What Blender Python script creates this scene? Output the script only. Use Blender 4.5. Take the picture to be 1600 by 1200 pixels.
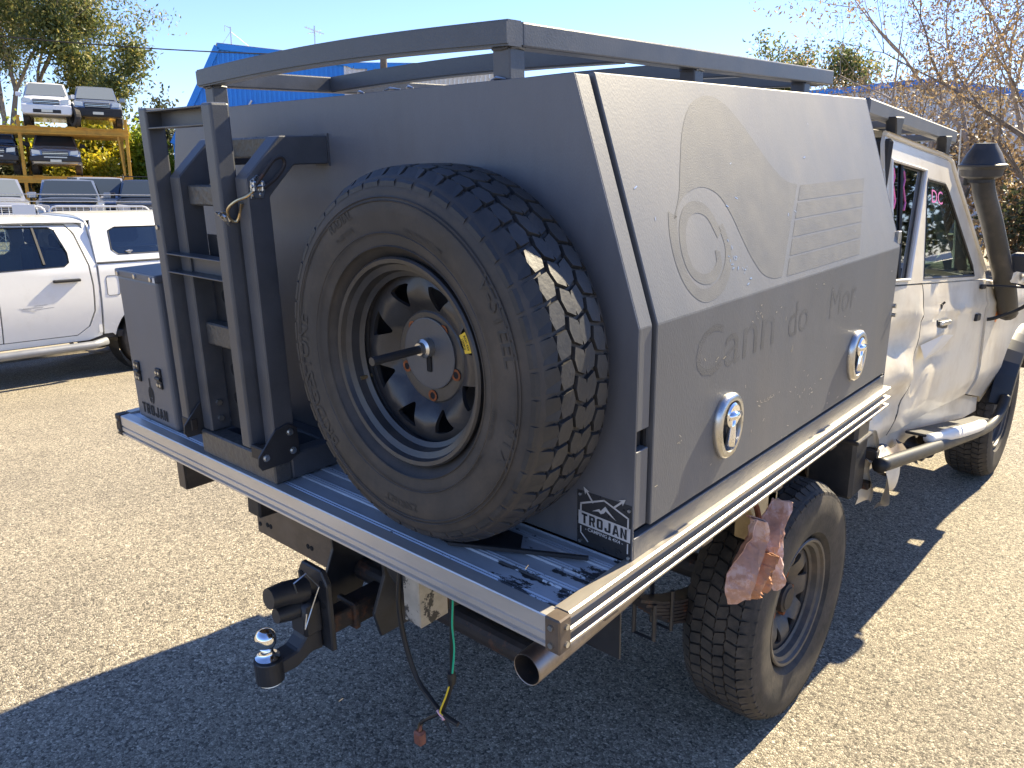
import bpy, bmesh, math, random
import numpy as np
from mathutils import Vector, Matrix, Euler
from mathutils.geometry import tessellate_polygon
random.seed(7); RNG = np.random.default_rng(7)
for o in list(bpy.data.objects): bpy.data.objects.remove(o)
SC = bpy.context.scene
COL = SC.collection
R = math.radians

# ------------------------------------------------------------ camera
cd = bpy.data.cameras.new('camera'); cam = bpy.data.objects.new('camera', cd); COL.objects.link(cam)
cd.sensor_fit = 'HORIZONTAL'; cd.sensor_width = 36.0; cd.lens = 36.0 * 1231.09 / 1600.0
cd.clip_start = 0.05; cd.clip_end = 2000
rt = Vector((0.74664362, 0.66503092, 0.01603702)); up = Vector((-0.17492013, 0.17301288, 0.96926234)); fw = Vector((-0.64181482, 0.72649874, -0.24550626))
m = Matrix.Identity(4)
for i in range(3):
    m[i][0] = rt[i]; m[i][1] = up[i]; m[i][2] = -fw[i]
m.translation = Vector((1.67095, -1.04678, 1.76209)); cam.matrix_world = m
SC.camera = cam
SC.render.resolution_x = 1024; SC.render.resolution_y = 768

# ------------------------------------------------------------ world, sun, exposure
TO_SUN = Vector((0.15, 1.2, 1.0)).normalized()
W = bpy.data.worlds.new('World'); SC.world = W; W.use_nodes = True
nt = W.node_tree; nt.nodes.clear()
sky = nt.nodes.new('ShaderNodeTexSky'); sky.sky_type = 'NISHITA'; sky.sun_disc = False
sky.sun_elevation = math.asin(TO_SUN.z); sky.sun_rotation = math.atan2(TO_SUN.x, TO_SUN.y)
sky.air_density = 1.0; sky.dust_density = 0.1; sky.ozone_density = 1.5
bg = nt.nodes.new('ShaderNodeBackground'); bg.inputs['Strength'].default_value = 0.094
wo = nt.nodes.new('ShaderNodeOutputWorld'); tint = nt.nodes.new('ShaderNodeMix'); tint.data_type = 'RGBA'; tint.blend_type = 'MULTIPLY'; tint.inputs[0].default_value = 1.0; tint.inputs[7].default_value = (.64, .71, .97, 1)
nt.links.new(sky.outputs[0], tint.inputs[6]); nt.links.new(tint.outputs[2], bg.inputs[0]); nt.links.new(bg.outputs[0], wo.inputs[0])
sl = bpy.data.lights.new('sun', 'SUN'); sl.energy = 5.0; sl.angle = R(0.55); sl.color = (1.0, 0.86, 0.60)
sun = bpy.data.objects.new('sun', sl); COL.objects.link(sun); sun.rotation_euler = TO_SUN.to_track_quat('Z', 'Y').to_euler(); sun.location = (4, 20, 18)
SC.view_settings.view_transform = 'Standard'; SC.view_settings.look = 'None'; SC.view_settings.gamma = 1.0
SC.view_settings.exposure = 1.6

# ------------------------------------------------------------ materials
MATS = {}
def mat(name, col=(.5, .5, .5), rough=.5, metal=0.0, spec=.5, var=0.0, vscale=6.0, bump=0.0, bscale=200.0, dust=None, dscale=4.0, dlo=.5, dhi=.75,
        coat=0.0, stretch=None, emit=None, bdist=.002, damt=.8, dmask=None):
    if name in MATS: return MATS[name]
    M = bpy.data.materials.new(name); M.use_nodes = True; t = M.node_tree; N = t.nodes; L = t.links
    b = N['Principled BSDF']; b.inputs['Roughness'].default_value = rough; b.inputs['Metallic'].default_value = metal
    b.inputs['Specular IOR Level'].default_value = spec; b.inputs['Coat Weight'].default_value = coat; b.inputs['Coat Roughness'].default_value = .08
    tc = N.new('ShaderNodeTexCoord'); co = tc.outputs['Object']
    if stretch:
        mp = N.new('ShaderNodeMapping'); mp.inputs['Scale'].default_value = stretch; L.new(co, mp.inputs[0]); co2 = mp.outputs[0]
    else: co2 = co
    cur = None
    c4 = (*col, 1)
    b.inputs['Base Color'].default_value = c4
    if var > 0:
        n = N.new('ShaderNodeTexNoise'); n.inputs['Scale'].default_value = vscale; n.inputs['Detail'].default_value = 6; n.inputs['Roughness'].default_value = .65
        L.new(co2, n.inputs['Vector'])
        r = N.new('ShaderNodeValToRGB'); r.color_ramp.elements[0].position = .3; r.color_ramp.elements[1].position = .72
        r.color_ramp.elements[0].color = (*[c * (1 - var) for c in col], 1); r.color_ramp.elements[1].color = (*[min(1, c * (1 + var)) for c in col], 1)
        L.new(n.outputs[0], r.inputs[0]); cur = r.outputs[0]
        mr = N.new('ShaderNodeMapRange'); mr.inputs['To Min'].default_value = max(0, rough - .12); mr.inputs['To Max'].default_value = min(1, rough + .12)
        L.new(n.outputs[0], mr.inputs[0]); L.new(mr.outputs[0], b.inputs['Roughness'])
    if dust:
        n2 = N.new('ShaderNodeTexNoise'); n2.inputs['Scale'].default_value = dscale; n2.inputs['Detail'].default_value = 9; n2.inputs['Roughness'].default_value = .7
        L.new(co2, n2.inputs['Vector'])
        r2 = N.new('ShaderNodeValToRGB'); r2.color_ramp.elements[0].position = dlo; r2.color_ramp.elements[1].position = dhi
        r2.color_ramp.elements[0].color = (0, 0, 0, 1); r2.color_ramp.elements[1].color = (damt, damt, damt, 1)
        L.new(n2.outputs[0], r2.inputs[0])
        fac = r2.outputs[0]
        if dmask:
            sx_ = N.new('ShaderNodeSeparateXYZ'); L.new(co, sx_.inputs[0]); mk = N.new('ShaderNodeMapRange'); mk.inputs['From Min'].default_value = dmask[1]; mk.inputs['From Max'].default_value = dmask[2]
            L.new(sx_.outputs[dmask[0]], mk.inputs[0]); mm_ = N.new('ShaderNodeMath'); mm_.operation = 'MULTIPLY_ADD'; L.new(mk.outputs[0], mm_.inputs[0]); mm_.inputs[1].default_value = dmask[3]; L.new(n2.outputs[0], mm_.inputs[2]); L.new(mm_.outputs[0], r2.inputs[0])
        mx = N.new('ShaderNodeMix'); mx.data_type = 'RGBA'; L.new(fac, mx.inputs[0])
        if cur: L.new(cur, mx.inputs[6])
        else: mx.inputs[6].default_value = c4
        mx.inputs[7].default_value = (*dust, 1); cur = mx.outputs[2]
        if metal > 0:
            mm = N.new('ShaderNodeMapRange'); mm.inputs['To Min'].default_value = metal; mm.inputs['To Max'].default_value = metal * .1
            L.new(r2.outputs[0], mm.inputs[0]); L.new(mm.outputs[0], b.inputs['Metallic'])
    if cur: L.new(cur, b.inputs['Base Color'])
    if bump > 0:
        nb = N.new('ShaderNodeTexNoise'); nb.inputs['Scale'].default_value = bscale; nb.inputs['Detail'].default_value = 3
        L.new(co2, nb.inputs['Vector']); bp = N.new('ShaderNodeBump'); bp.inputs['Strength'].default_value = bump; bp.inputs['Distance'].default_value = bdist
        L.new(nb.outputs[0], bp.inputs['Height']); L.new(bp.outputs[0], b.inputs['Normal'])
    if emit:
        b.inputs['Emission Color'].default_value = (*emit, 1); b.inputs['Emission Strength'].default_value = 1
    MATS[name] = M; return M

def glass_mat(name, tint, refl=.06, rough=.02):
    M = bpy.data.materials.new(name); M.use_nodes = True; t = M.node_tree; N = t.nodes; L = t.links; N.clear()
    out = N.new('ShaderNodeOutputMaterial'); tr = N.new('ShaderNodeBsdfTransparent'); tr.inputs[0].default_value = (*tint, 1)
    gl = N.new('ShaderNodeBsdfGlossy'); gl.inputs['Roughness'].default_value = rough; gl.inputs[0].default_value = (.95, .97, 1, 1)
    fr = N.new('ShaderNodeFresnel'); fr.inputs[0].default_value = 1.5
    ad = N.new('ShaderNodeMath'); ad.operation = 'ADD'; ad.inputs[1].default_value = refl; ad.use_clamp = True
    mx = N.new('ShaderNodeMixShader'); L.new(fr.outputs[0], ad.inputs[0]); L.new(ad.outputs[0], mx.inputs[0]); L.new(tr.outputs[0], mx.inputs[1]); L.new(gl.outputs[0], mx.inputs[2])
    L.new(mx.outputs[0], out.inputs[0]); MATS[name] = M; return M

def leaf_mat(name, c1, c2, c3=None, trans=.35):
    M = bpy.data.materials.new(name); M.use_nodes = True; t = M.node_tree; N = t.nodes; L = t.links; N.clear()
    out = N.new('ShaderNodeOutputMaterial'); g = N.new('ShaderNodeNewGeometry'); r = N.new('ShaderNodeValToRGB')
    e = r.color_ramp.elements; e[0].color = (*c1, 1); e[1].color = (*c2, 1)
    if c3: x = e.new(.75); x.color = (*c2, 1); e[-1].color = (*c3, 1)
    L.new(g.outputs['Random Per Island'], r.inputs[0])
    d = N.new('ShaderNodeBsdfPrincipled'); d.inputs['Roughness'].default_value = .5; L.new(r.outputs[0], d.inputs['Base Color'])
    tl = N.new('ShaderNodeBsdfTranslucent'); L.new(r.outputs[0], tl.inputs[0])
    mx = N.new('ShaderNodeMixShader'); mx.inputs[0].default_value = trans; L.new(d.outputs[0], mx.inputs[1]); L.new(tl.outputs[0], mx.inputs[2]); L.new(mx.outputs[0], out.inputs[0])
    MATS[name] = M; return M

mat('powder', (.115, .12, .134), .43, 0, .5, var=.16, vscale=5, bump=.25, bscale=520, dust=(.16, .15, .135), dscale=3.0, dlo=.48, dhi=.9, damt=.28, stretch=(1, 1, .35))
mat('powder_door', (.098, .101, .108), .54, 0, .85, var=.14, vscale=4, bump=.28, bscale=380, dust=(.23, .2, .165), dscale=4.5, dlo=.48, dhi=.85, damt=.35, stretch=(1, 1, .3), bdist=.0015)
mat('decal', (.084, .085, .087), .60, 0, .72, var=.2, vscale=14, bump=.28, bscale=380)
mat('decal_faint', (.086, .087, .09), .55, 0, .8, var=.2, vscale=14, bump=.5, bscale=380)
mat('frame_steel', (.07, .074, .083), .40, 0, .5, var=.2, vscale=9, bump=.2, bscale=300, dust=(.16, .14, .12), dscale=7, dlo=.55, dhi=.85, damt=.35)
mat('hammered', (.07, .068, .065), .38, 0, .5, var=.2, vscale=20, bump=.8, bscale=60, bdist=.004)
mat('black_plate', (.028, .028, .03), .42, 0, .5, var=.3, vscale=14, bump=.2, bscale=300)
mat('dark_hole', (.006, .006, .007), .9)
mat('alu', (.62, .60, .57), .42, .75, .5, var=.10, vscale=8, bump=.10, bscale=120, dust=(.3, .25, .2), dscale=6, dlo=.5, dhi=.85, damt=.5, stretch=(.25, 1, 1))
mat('alu_side', (.52, .48, .42), .42, .8, .5, var=.10, vscale=8, bump=.10, bscale=120, dust=(.26, .2, .15), dscale=6, dlo=.5, dhi=.85, damt=.6, stretch=(1, .25, 1))
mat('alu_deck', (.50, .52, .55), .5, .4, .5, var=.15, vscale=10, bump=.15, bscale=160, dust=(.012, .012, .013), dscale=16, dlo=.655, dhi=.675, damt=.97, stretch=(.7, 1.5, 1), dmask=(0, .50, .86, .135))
mat('alu_peel', (.42, .39, .33), .5, .4, .5, var=.2, vscale=20, dust=(.02, .02, .02), dscale=22, dlo=.54, dhi=.57, damt=.95)
mat('step_grey', (.22, .23, .25), .45, .3, .5, var=.1, vscale=6)
mat('rack_grey', (.10, .105, .115), .55, 0, .5, var=.15, vscale=8)
mat('zinc', (.62, .62, .6), .32, 1.0, var=.15, vscale=30)
mat('chrome', (.85, .85, .86), .05, 1.0)
mat('satin', (.55, .54, .52), .3, 1.0, var=.15, vscale=30)
mat('brass_wire', (.6, .45, .25), .3, 1.0)
mat('rubber', (.036, .033, .031), .6, 0, .42, var=.3, vscale=8, bump=.25, bscale=90, dust=(.15, .115, .08), dscale=5, dlo=.42, dhi=.8, damt=.5)
mat('rubber_tread', (.026, .026, .027), .55, 0, .45, var=.25, vscale=20, bump=.3, bscale=120, dust=(.10, .085, .07), dscale=9, dlo=.5, dhi=.8, damt=.5)
mat('rubber_road', (.030, .029, .028), .7, 0, .35, var=.3, vscale=14, bump=.4, bscale=90, dust=(.16, .125, .09), dscale=7, dlo=.4, dhi=.8, damt=.6)
mat('rim_black', (.034, .034, .036), .36, 0, .5, var=.3, vscale=12, bump=.15, bscale=120, dust=(.11, .075, .05), dscale=9, dlo=.52, dhi=.8, damt=.6)
mat('rim_dusty', (.06, .055, .05), .45, 0, .5, var=.3, vscale=12, dust=(.2, .14, .09), dscale=8, dlo=.45, dhi=.75, damt=.6)
mat('rust', (.22, .075, .03), .85, 0, .2, var=.5, vscale=40, bump=.6, bscale=150)
mat('rust_steel', (.035, .028, .024), .6, 0, .4, var=.3, vscale=20, bump=.4, bscale=120, dust=(.2, .075, .03), dscale=14, dlo=.56, dhi=.72, damt=.8)
mat('brown_steel', (.13, .10, .075), .5, .3, .4, var=.3, vscale=10, dust=(.05, .04, .035), dscale=9)
mat('cream_steel', (.55, .42, .22), .5, 0, .4, var=.25, vscale=7, dust=(.2, .13, .07), dscale=10, dlo=.5, dhi=.75)
mat('sticker_dark', (.03, .031, .033), .3, 0, .5, var=.2, vscale=30)
mat('sticker_silver', (.55, .56, .57), .45, .2, .5, var=.08, vscale=20)
mat('cutout', (.008, .008, .009), .8)
mat('yellow_tag', (.75, .5, .03), .5)
mat('white_body', (.68, .62, .51), .34, 0, .5, var=.06, vscale=4, dust=(.36, .26, .15), dscale=3.5, dlo=.46, dhi=.78, damt=.6, coat=.2)
mat('white_ute_paint', (.78, .77, .73), .25, 0, .5, var=.03, vscale=3, coat=.5, dust=(.5, .45, .36), dscale=4, dlo=.58, dhi=.9, damt=.4)
mat('white_trim', (.75, .73, .68), .4, var=.05)
mat('black_plastic', (.02, .02, .021), .5, 0, .4, var=.2, vscale=10)
mat('snorkel_plastic', (.034, .033, .033), .5, 0, .45, var=.2, vscale=12, bump=.3, bscale=300, dust=(.15, .12, .09), dscale=6, dlo=.5, dhi=.8, damt=.5)
mat('panel_gap', (.01, .01, .01), .8)
mat('interior', (.035, .033, .032), .8, var=.2)
mat('seat_grey', (.12, .12, .12), .8, var=.2)
mat('steering', (.02, .02, .02), .5)
mat('pink', (.60, .14, .38), .6)
mat('green_paper', (.10, .35, .05), .7)
mat('sticker_green', (.12, .65, .12), .6)
mat('orange_lamp', (.8, .25, .04), .3)
mat('red_lamp', (.5, .02, .02), .3)
mat('pink_bag', (.46, .25, .17), .5, 0, .5, var=.4, vscale=9, bump=.5, bscale=40, dust=(.62, .46, .42), dscale=9, dlo=.52, dhi=.6, damt=.85, bdist=.006)
mat('brown_card', (.42, .2, .1), .8, var=.35, vscale=22)
mat('wire_black', (.012, .012, .013), .5)
mat('wire_green', (.0, .38, .22), .45)
mat('wire_yellow', (.75, .55, .04), .45)
mat('wire_pink', (.7, .4, .45), .5)
mat('plug_brown', (.22, .08, .05), .6, var=.4, vscale=60)
mat('exhaust_steel', (.30, .26, .23), .38, .85, var=.3, vscale=14, dust=(.12, .08, .06), dscale=10)
mat('rack_yellow', (.55, .29, .035), .5, 0, .4, var=.25, vscale=2, dust=(.25, .12, .04), dscale=3, dlo=.5, dhi=.8, damt=.6)
mat('silver_paint', (.42, .43, .45), .25, .5, coat=.5)
mat('bluegrey_paint', (.22, .25, .30), .25, .5, coat=.5)
mat('dark_paint', (.035, .04, .05), .25, .3, coat=.5)
mat('tan_paint', (.40, .38, .34), .25, .5, coat=.5)
mat('car_white', (.75, .75, .74), .25, coat=.5)
mat('car_glass', (.035, .045, .055), .08, 0, .7)
mat('car_glass_pale', (.16, .18, .19), .12, 0, .7)
mat('headlamp', (.55, .55, .55), .12, .3, .6)
mat('plate_white', (.7, .68, .55), .5)
mat('shed_blue', (.025, .24, .72), .45, 0, .4, var=.08, vscale=.6)
mat('shed_cream', (.62, .58, .50), .55, var=.08, vscale=.5)
mat('shed_white', (.66, .66, .66), .55, var=.06, vscale=.5)
mat('roof_grey', (.42, .42, .41), .5, .3, var=.1, vscale=.5)
mat('galv', (.55, .56, .57), .4, .8, var=.1, vscale=10)
mat('fence_white', (.72, .73, .74), .4, .2)
mat('bark', (.20, .16, .125), .85, 0, .3, var=.35, vscale=5, bump=.6, bscale=14, bdist=.02)
mat('bark_pale', (.36, .29, .23), .85, 0, .3, var=.3, vscale=4, bump=.5, bscale=12, bdist=.02)
mat('bark_dark', (.13, .105, .085), .9, 0, .3, var=.3, vscale=5)
mat('concrete', (.36, .33, .28), .85, var=.2, vscale=6, bump=.4, bscale=60, dust=(.22, .16, .09), dscale=5)
mat('dirt', (.25, .19, .11), .9, var=.3, vscale=3, bump=.5, bscale=30)
glass_mat('glass_tint', (.025, .03, .03), .0)
glass_mat('glass_clear', (.40, .50, .47), .0)
glass_mat('glass_ute', (.62, .70, .68), .02)
glass_mat('glass_dark', (.05, .07, .09), .05)
leaf_mat('leaf_euc', (.07, .11, .045), (.25, .27, .095), (.50, .40, .17), .45)
leaf_mat('leaf_euc2', (.05, .085, .035), (.19, .21, .06), (.40, .33, .09), .45)
leaf_mat('leaf_yellow', (.16, .19, .015), (.50, .44, .03), (.75, .52, .04), .5)
leaf_mat('leaf_green', (.12, .20, .02), (.36, .44, .04), (.55, .55, .06), .5)
leaf_mat('leaf_brown', (.10, .075, .05), (.22, .16, .10), (.34, .25, .15))
leaf_mat('leaf_tan', (.2, .14, .08), (.42, .29, .15), (.52, .40, .2))
leaf_mat('leaf_olive', (.03, .04, .02), (.09, .1, .04), (.15, .14, .06))
leaf_mat('grass', (.08, .11, .02), (.26, .24, .06), (.4, .32, .12))

def asphalt():
    M = bpy.data.materials.new('asphalt'); M.use_nodes = True; t = M.node_tree; N = t.nodes; L = t.links; b = N['Principled BSDF']
    tc = N.new('ShaderNodeTexCoord'); co = tc.outputs['Object']
    wn = N.new('ShaderNodeTexNoise'); wn.inputs['Scale'].default_value = 60; wn.inputs['Detail'].default_value = 2; L.new(co, wn.inputs['Vector'])
    wm = N.new('ShaderNodeMix'); wm.data_type = 'RGBA'; wm.blend_type = 'LINEAR_LIGHT'; wm.inputs[0].default_value = .008; L.new(co, wm.inputs[6]); L.new(wn.outputs[1], wm.inputs[7])
    v = N.new('ShaderNodeTexVoronoi'); v.inputs['Scale'].default_value = 125; L.new(wm.outputs[2], v.inputs['Vector'])
    v2 = N.new('ShaderNodeTexVoronoi'); v2.feature = 'DISTANCE_TO_EDGE'; v2.inputs['Scale'].default_value = 125; L.new(wm.outputs[2], v2.inputs['Vector'])
    sp = N.new('ShaderNodeSeparateColor'); L.new(v.outputs['Color'], sp.inputs[0])
    r = N.new('ShaderNodeValToRGB'); e = r.color_ramp.elements
    e[0].position = 0; e[0].color = (.10, .088, .068, 1); e[1].position = 1; e[1].color = (.70, .62, .48, 1)
    for p, c in ((.22, (.26, .23, .178)), (.6, (.39, .35, .268)), (.86, (.50, .445, .345)), (.94, (.60, .53, .41))):
        x = e.new(p); x.color = (*c, 1)
    L.new(sp.outputs[0], r.inputs[0])
    # dark binder between stones
    er = N.new('ShaderNodeValToRGB'); er.color_ramp.elements[0].position = 0.02; er.color_ramp.elements[1].position = .16; er.color_ramp.elements[0].color = (.38, .37, .36, 1)
    L.new(v2.outputs[0], er.inputs[0])
    mu = N.new('ShaderNodeMix'); mu.data_type = 'RGBA'; mu.blend_type = 'MULTIPLY'; mu.inputs[0].default_value = .85; L.new(r.outputs[0], mu.inputs[6]); L.new(er.outputs[0], mu.inputs[7])
    # broad patches
    n = N.new('ShaderNodeTexNoise'); n.inputs['Scale'].default_value = .9; n.inputs['Detail'].default_value = 7; n.inputs['Roughness'].default_value = .6; L.new(co, n.inputs['Vector'])
    nr = N.new('ShaderNodeValToRGB'); nr.color_ramp.elements[0].position = .3; nr.color_ramp.elements[1].position = .7
    nr.color_ramp.elements[0].color = (.8, .79, .78, 1); nr.color_ramp.elements[1].color = (1.08, 1.06, 1.02, 1); L.new(n.outputs[0], nr.inputs[0])
    m2 = N.new('ShaderNodeMix'); m2.data_type = 'RGBA'; m2.blend_type = 'MULTIPLY'; m2.inputs[0].default_value = 1; L.new(mu.outputs[2], m2.inputs[6]); L.new(nr.outputs[0], m2.inputs[7])
    # stains
    n3 = N.new('ShaderNodeTexNoise'); n3.inputs['Scale'].default_value = 2.3; n3.inputs['Detail'].default_value = 5; L.new(co, n3.inputs['Vector'])
    r3 = N.new('ShaderNodeValToRGB'); r3.color_ramp.elements[0].position = .66; r3.color_ramp.elements[1].position = .76; r3.color_ramp.elements[0].color = (0, 0, 0, 1); r3.color_ramp.elements[1].color = (.35, .35, .35, 1); L.new(n3.outputs[0], r3.inputs[0])
    m3 = N.new('ShaderNodeMix'); m3.data_type = 'RGBA'; L.new(r3.outputs[0], m3.inputs[0]); L.new(m2.outputs[2], m3.inputs[6]); m3.inputs[7].default_value = (.07, .06, .05, 1)
    L.new(m3.outputs[2], b.inputs['Base Color']); b.inputs['Roughness'].default_value = .78; b.inputs['Specular IOR Level'].default_value = .35
    hm = N.new('ShaderNodeMath'); hm.operation = 'MULTIPLY_ADD'; L.new(sp.outputs[1], hm.inputs[0]); hm.inputs[1].default_value = .8; 
    hs = N.new('ShaderNodeMath'); hs.operation = 'MINIMUM'; hs.inputs[1].default_value = .3; L.new(v2.outputs[0], hs.inputs[0])
    hk = N.new('ShaderNodeMath'); hk.operation = 'MULTIPLY'; hk.inputs[1].default_value = 2.5; L.new(hs.outputs[0], hk.inputs[0]); L.new(hk.outputs[0], hm.inputs[2])
    bp = N.new('ShaderNodeBump'); bp.inputs['Strength'].default_value = .7; bp.inputs['Distance'].default_value = .004; L.new(hm.outputs[0], bp.inputs['Height']); L.new(bp.outputs[0], b.inputs['Normal'])
    MATS['asphalt'] = M
asphalt()

# ------------------------------------------------------------ mesh helpers
def link(o, parent=None):
    COL.objects.link(o)
    if parent: o.parent = parent
    return o
def mesh_obj(name, verts, faces, material, parent=None, smooth=False):
    me = bpy.data.meshes.new(name); me.from_pydata([tuple(v) for v in verts], [], faces); me.update()
    if material: me.materials.append(MATS[material])
    if smooth: me.polygons.foreach_set('use_smooth', [True] * len(me.polygons))
    return link(bpy.data.objects.new(name, me), parent)
def tag(o, label, cat, group=None, kind=None):
    if label: o['label'] = label
    if cat: o['category'] = cat
    if group: o['group'] = group
    if kind: o['kind'] = kind
    return o
def empty(name, loc=(0, 0, 0), rot=(0, 0, 0)):
    o = bpy.data.objects.new(name, None); o.empty_display_size = .1; COL.objects.link(o); o.location = loc; o.rotation_euler = rot; return o

class B:
    """collects shapes in one bmesh"""
    def __init__(s): s.bm = bmesh.new()
    def add(s, verts, faces):
        vs = [s.bm.verts.new(v) for v in verts]
        for f in faces:
            try: s.bm.faces.new([vs[i] for i in f])
            except ValueError: pass
        return vs
    def box(s, lo, hi, bev=0.0, seg=1):
        x0, y0, z0 = lo; x1, y1, z1 = hi
        t = bmesh.new()
        vs = [t.verts.new(p) for p in ((x0, y0, z0), (x1, y0, z0), (x1, y1, z0), (x0, y1, z0), (x0, y0, z1), (x1, y0, z1), (x1, y1, z1), (x0, y1, z1))]
        for f in ((0, 3, 2, 1), (4, 5, 6, 7), (0, 1, 5, 4), (1, 2, 6, 5), (2, 3, 7, 6), (3, 0, 4, 7)): t.faces.new([vs[i] for i in f])
        if bev > 0: bmesh.ops.bevel(t, geom=t.edges[:], offset=bev, segments=seg, affect='EDGES', profile=.5)
        s._merge(t); return s
    def _merge(s, t, M=None):
        if M is not None: bmesh.ops.transform(t, matrix=M, verts=t.verts)
        mp = {v: s.bm.verts.new(v.co) for v in t.verts}
        for f in t.faces: s.bm.faces.new([mp[v] for v in f.verts])
        t.free()
    def beam(s, a, b, w, h, bev=.003, upv=(0, 0, 1), ext=0):
        """rectangular bar from a to b; w across, h along 'upv'"""
        a = Vector(a); b = Vector(b); d = (b - a); ln = d.length; d.normalize(); u = Vector(upv); r = d.cross(u)
        if r.length < 1e-4: r = d.cross(Vector((0, 1, 0)))
        r.normalize(); u = r.cross(d).normalized()
        t = B(); t.box((-w / 2, -ext, -h / 2), (w / 2, ln + ext, h / 2), bev)
        M = Matrix((r, d, u)).transposed().to_4x4(); M.translation = a
        s._merge(t.bm, M); return s
    def prism(s, pts, axis, lo, hi, bev=0.0):
        """2D polygon extruded along an axis: pts in the two other axes (order x,y / x,z / y,z)"""
        t = bmesh.new()
        def P(p, h): return (h, p[0], p[1]) if axis == 0 else ((p[0], h, p[1]) if axis == 1 else (p[0], p[1], h))
        A = [t.verts.new(P(p, lo)) for p in pts]; C = [t.verts.new(P(p, hi)) for p in pts]; n = len(pts)
        t.faces.new(A); t.faces.new(C[::-1])
        for i in range(n): t.faces.new([A[i], C[i], C[(i + 1) % n], A[(i + 1) % n]])
        bmesh.ops.recalc_face_normals(t, faces=t.faces[:])
        if bev > 0: bmesh.ops.bevel(t, geom=t.edges[:], offset=bev, segments=1, affect='EDGES')
        s._merge(t); return s
    def tube(s, path, r, n=8, cap=True, closed=False):
        P = [Vector(p) for p in path]; rs = r if isinstance(r, (list, tuple)) else [r] * len(P)
        rings = []; prev = None
        for i, p in enumerate(P):
            if closed: d = P[(i + 1) % len(P)] - P[i - 1]
            else: d = (P[min(i + 1, len(P) - 1)] - P[max(i - 1, 0)])
            d.normalize()
            if prev is None:
                q = Vector((0, 0, 1)) if abs(d.z) < .9 else Vector((1, 0, 0)); u = d.cross(q).normalized()
            else: u = (prev - d * prev.dot(d)).normalized()
            prev = u; w = d.cross(u)
            rings.append([s.bm.verts.new(p + (u * math.cos(2 * math.pi * k / n) + w * math.sin(2 * math.pi * k / n)) * rs[i]) for k in range(n)])
        m = len(rings)
        for i in range(m if closed else m - 1):
            a, b = rings[i], rings[(i + 1) % m]
            for k in range(n): s.bm.faces.new([a[k], a[(k + 1) % n], b[(k + 1) % n], b[k]])
        if cap and not closed: s.bm.faces.new(rings[0][::-1]); s.bm.faces.new(rings[-1])
        return s
    def lathe(s, prof, n=48, axis=1, origin=(0, 0, 0), closed=False, sgn=1):
        """prof: list of (offset along axis, radius)"""
        o = Vector(origin); rings = []
        def P(a, r, t):
            c, sn = math.cos(t) * r, math.sin(t) * r
            return o + (Vector((a, c, sn)) if axis == 0 else (Vector((c, a, sn)) if axis == 1 else Vector((c, sn, a))))
        for a, r in prof:
            if r < 1e-6: rings.append([s.bm.verts.new(P(a, 0, 0))])
            else: rings.append([s.bm.verts.new(P(a, r, 2 * math.pi * k / n)) for k in range(n)])
        m = len(rings)
        for i in range(m if closed else m - 1):
            a, b = rings[i], rings[(i + 1) % m]
            for k in range(n):
                k2 = (k + 1) % n
                if len(a) == 1 and len(b) == 1: continue
                if len(a) == 1: s.bm.faces.new([a[0], b[k], b[k2]])
                elif len(b) == 1: s.bm.faces.new([a[k], b[0], a[k2]])
                else: s.bm.faces.new([a[k], b[k], b[k2], a[k2]])
        return s
    def cyl(s, a, b, r, n=16, r2=None): return s.tube([a, b], [r, r if r2 is None else r2], n)
    def build(s, name, material, parent=None, smooth=False, auto=None):
        bmesh.ops.recalc_face_normals(s.bm, faces=s.bm.faces[:])
        me = bpy.data.meshes.new(name); s.bm.to_mesh(me); s.bm.free()
        if material: me.materials.append(MATS[material])
        if smooth: me.polygons.foreach_set('use_smooth', [True] * len(me.polygons))
        if auto is not None:
            me.polygons.foreach_set('use_smooth', [True] * len(me.polygons)); me.set_sharp_from_angle(angle=R(auto))
        return link(bpy.data.objects.new(name, me), parent)

def panel(name, outer, holes, zl, yl, fun, depth, material, parent, side=1, smooth=True, mirror=False):
    """sheet outlined in (y,z) with holes, cut along zl and yl, pushed to x = fun(y,z); rims turned inward by depth"""
    loops = [[Vector((p[0], p[1], 0)) for p in outer]] + [[Vector((p[0], p[1], 0)) for p in h] for h in holes]
    tris = tessellate_polygon(loops); flat = [p for l in loops for p in l]
    bm = bmesh.new(); vs = [bm.verts.new((0, p.x, p.y)) for p in flat]
    for t in tris:
        try: bm.faces.new([vs[i] for i in t])
        except ValueError: pass
    for z in zl: bmesh.ops.bisect_plane(bm, geom=bm.verts[:] + bm.edges[:] + bm.faces[:], plane_co=(0, 0, z), plane_no=(0, 0, 1), dist=1e-5)
    for y in yl: bmesh.ops.bisect_plane(bm, geom=bm.verts[:] + bm.edges[:] + bm.faces[:], plane_co=(0, y, 0), plane_no=(0, 1, 0), dist=1e-5)
    bmesh.ops.remove_doubles(bm, verts=bm.verts[:], dist=1e-5)
    for v in bm.verts: v.co.x = fun(v.co.y, v.co.z)
    be = [e for e in bm.edges if e.is_boundary]
    r = bmesh.ops.extrude_edge_only(bm, edges=be)
    for v in [g for g in r['geom'] if isinstance(g, bmesh.types.BMVert)]: v.co.x -= depth
    if side < 0:
        for v in bm.verts: v.co.x = -v.co.x
    bmesh.ops.recalc_face_normals(bm, faces=bm.faces[:])
    me = bpy.data.meshes.new(name); bm.to_mesh(me); bm.free(); me.materials.append(MATS[material])
    if smooth:
        me.polygons.foreach_set('use_smooth', [True] * len(me.polygons)); me.set_sharp_from_angle(angle=R(38))
    return link(bpy.data.objects.new(name, me), parent)

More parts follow.
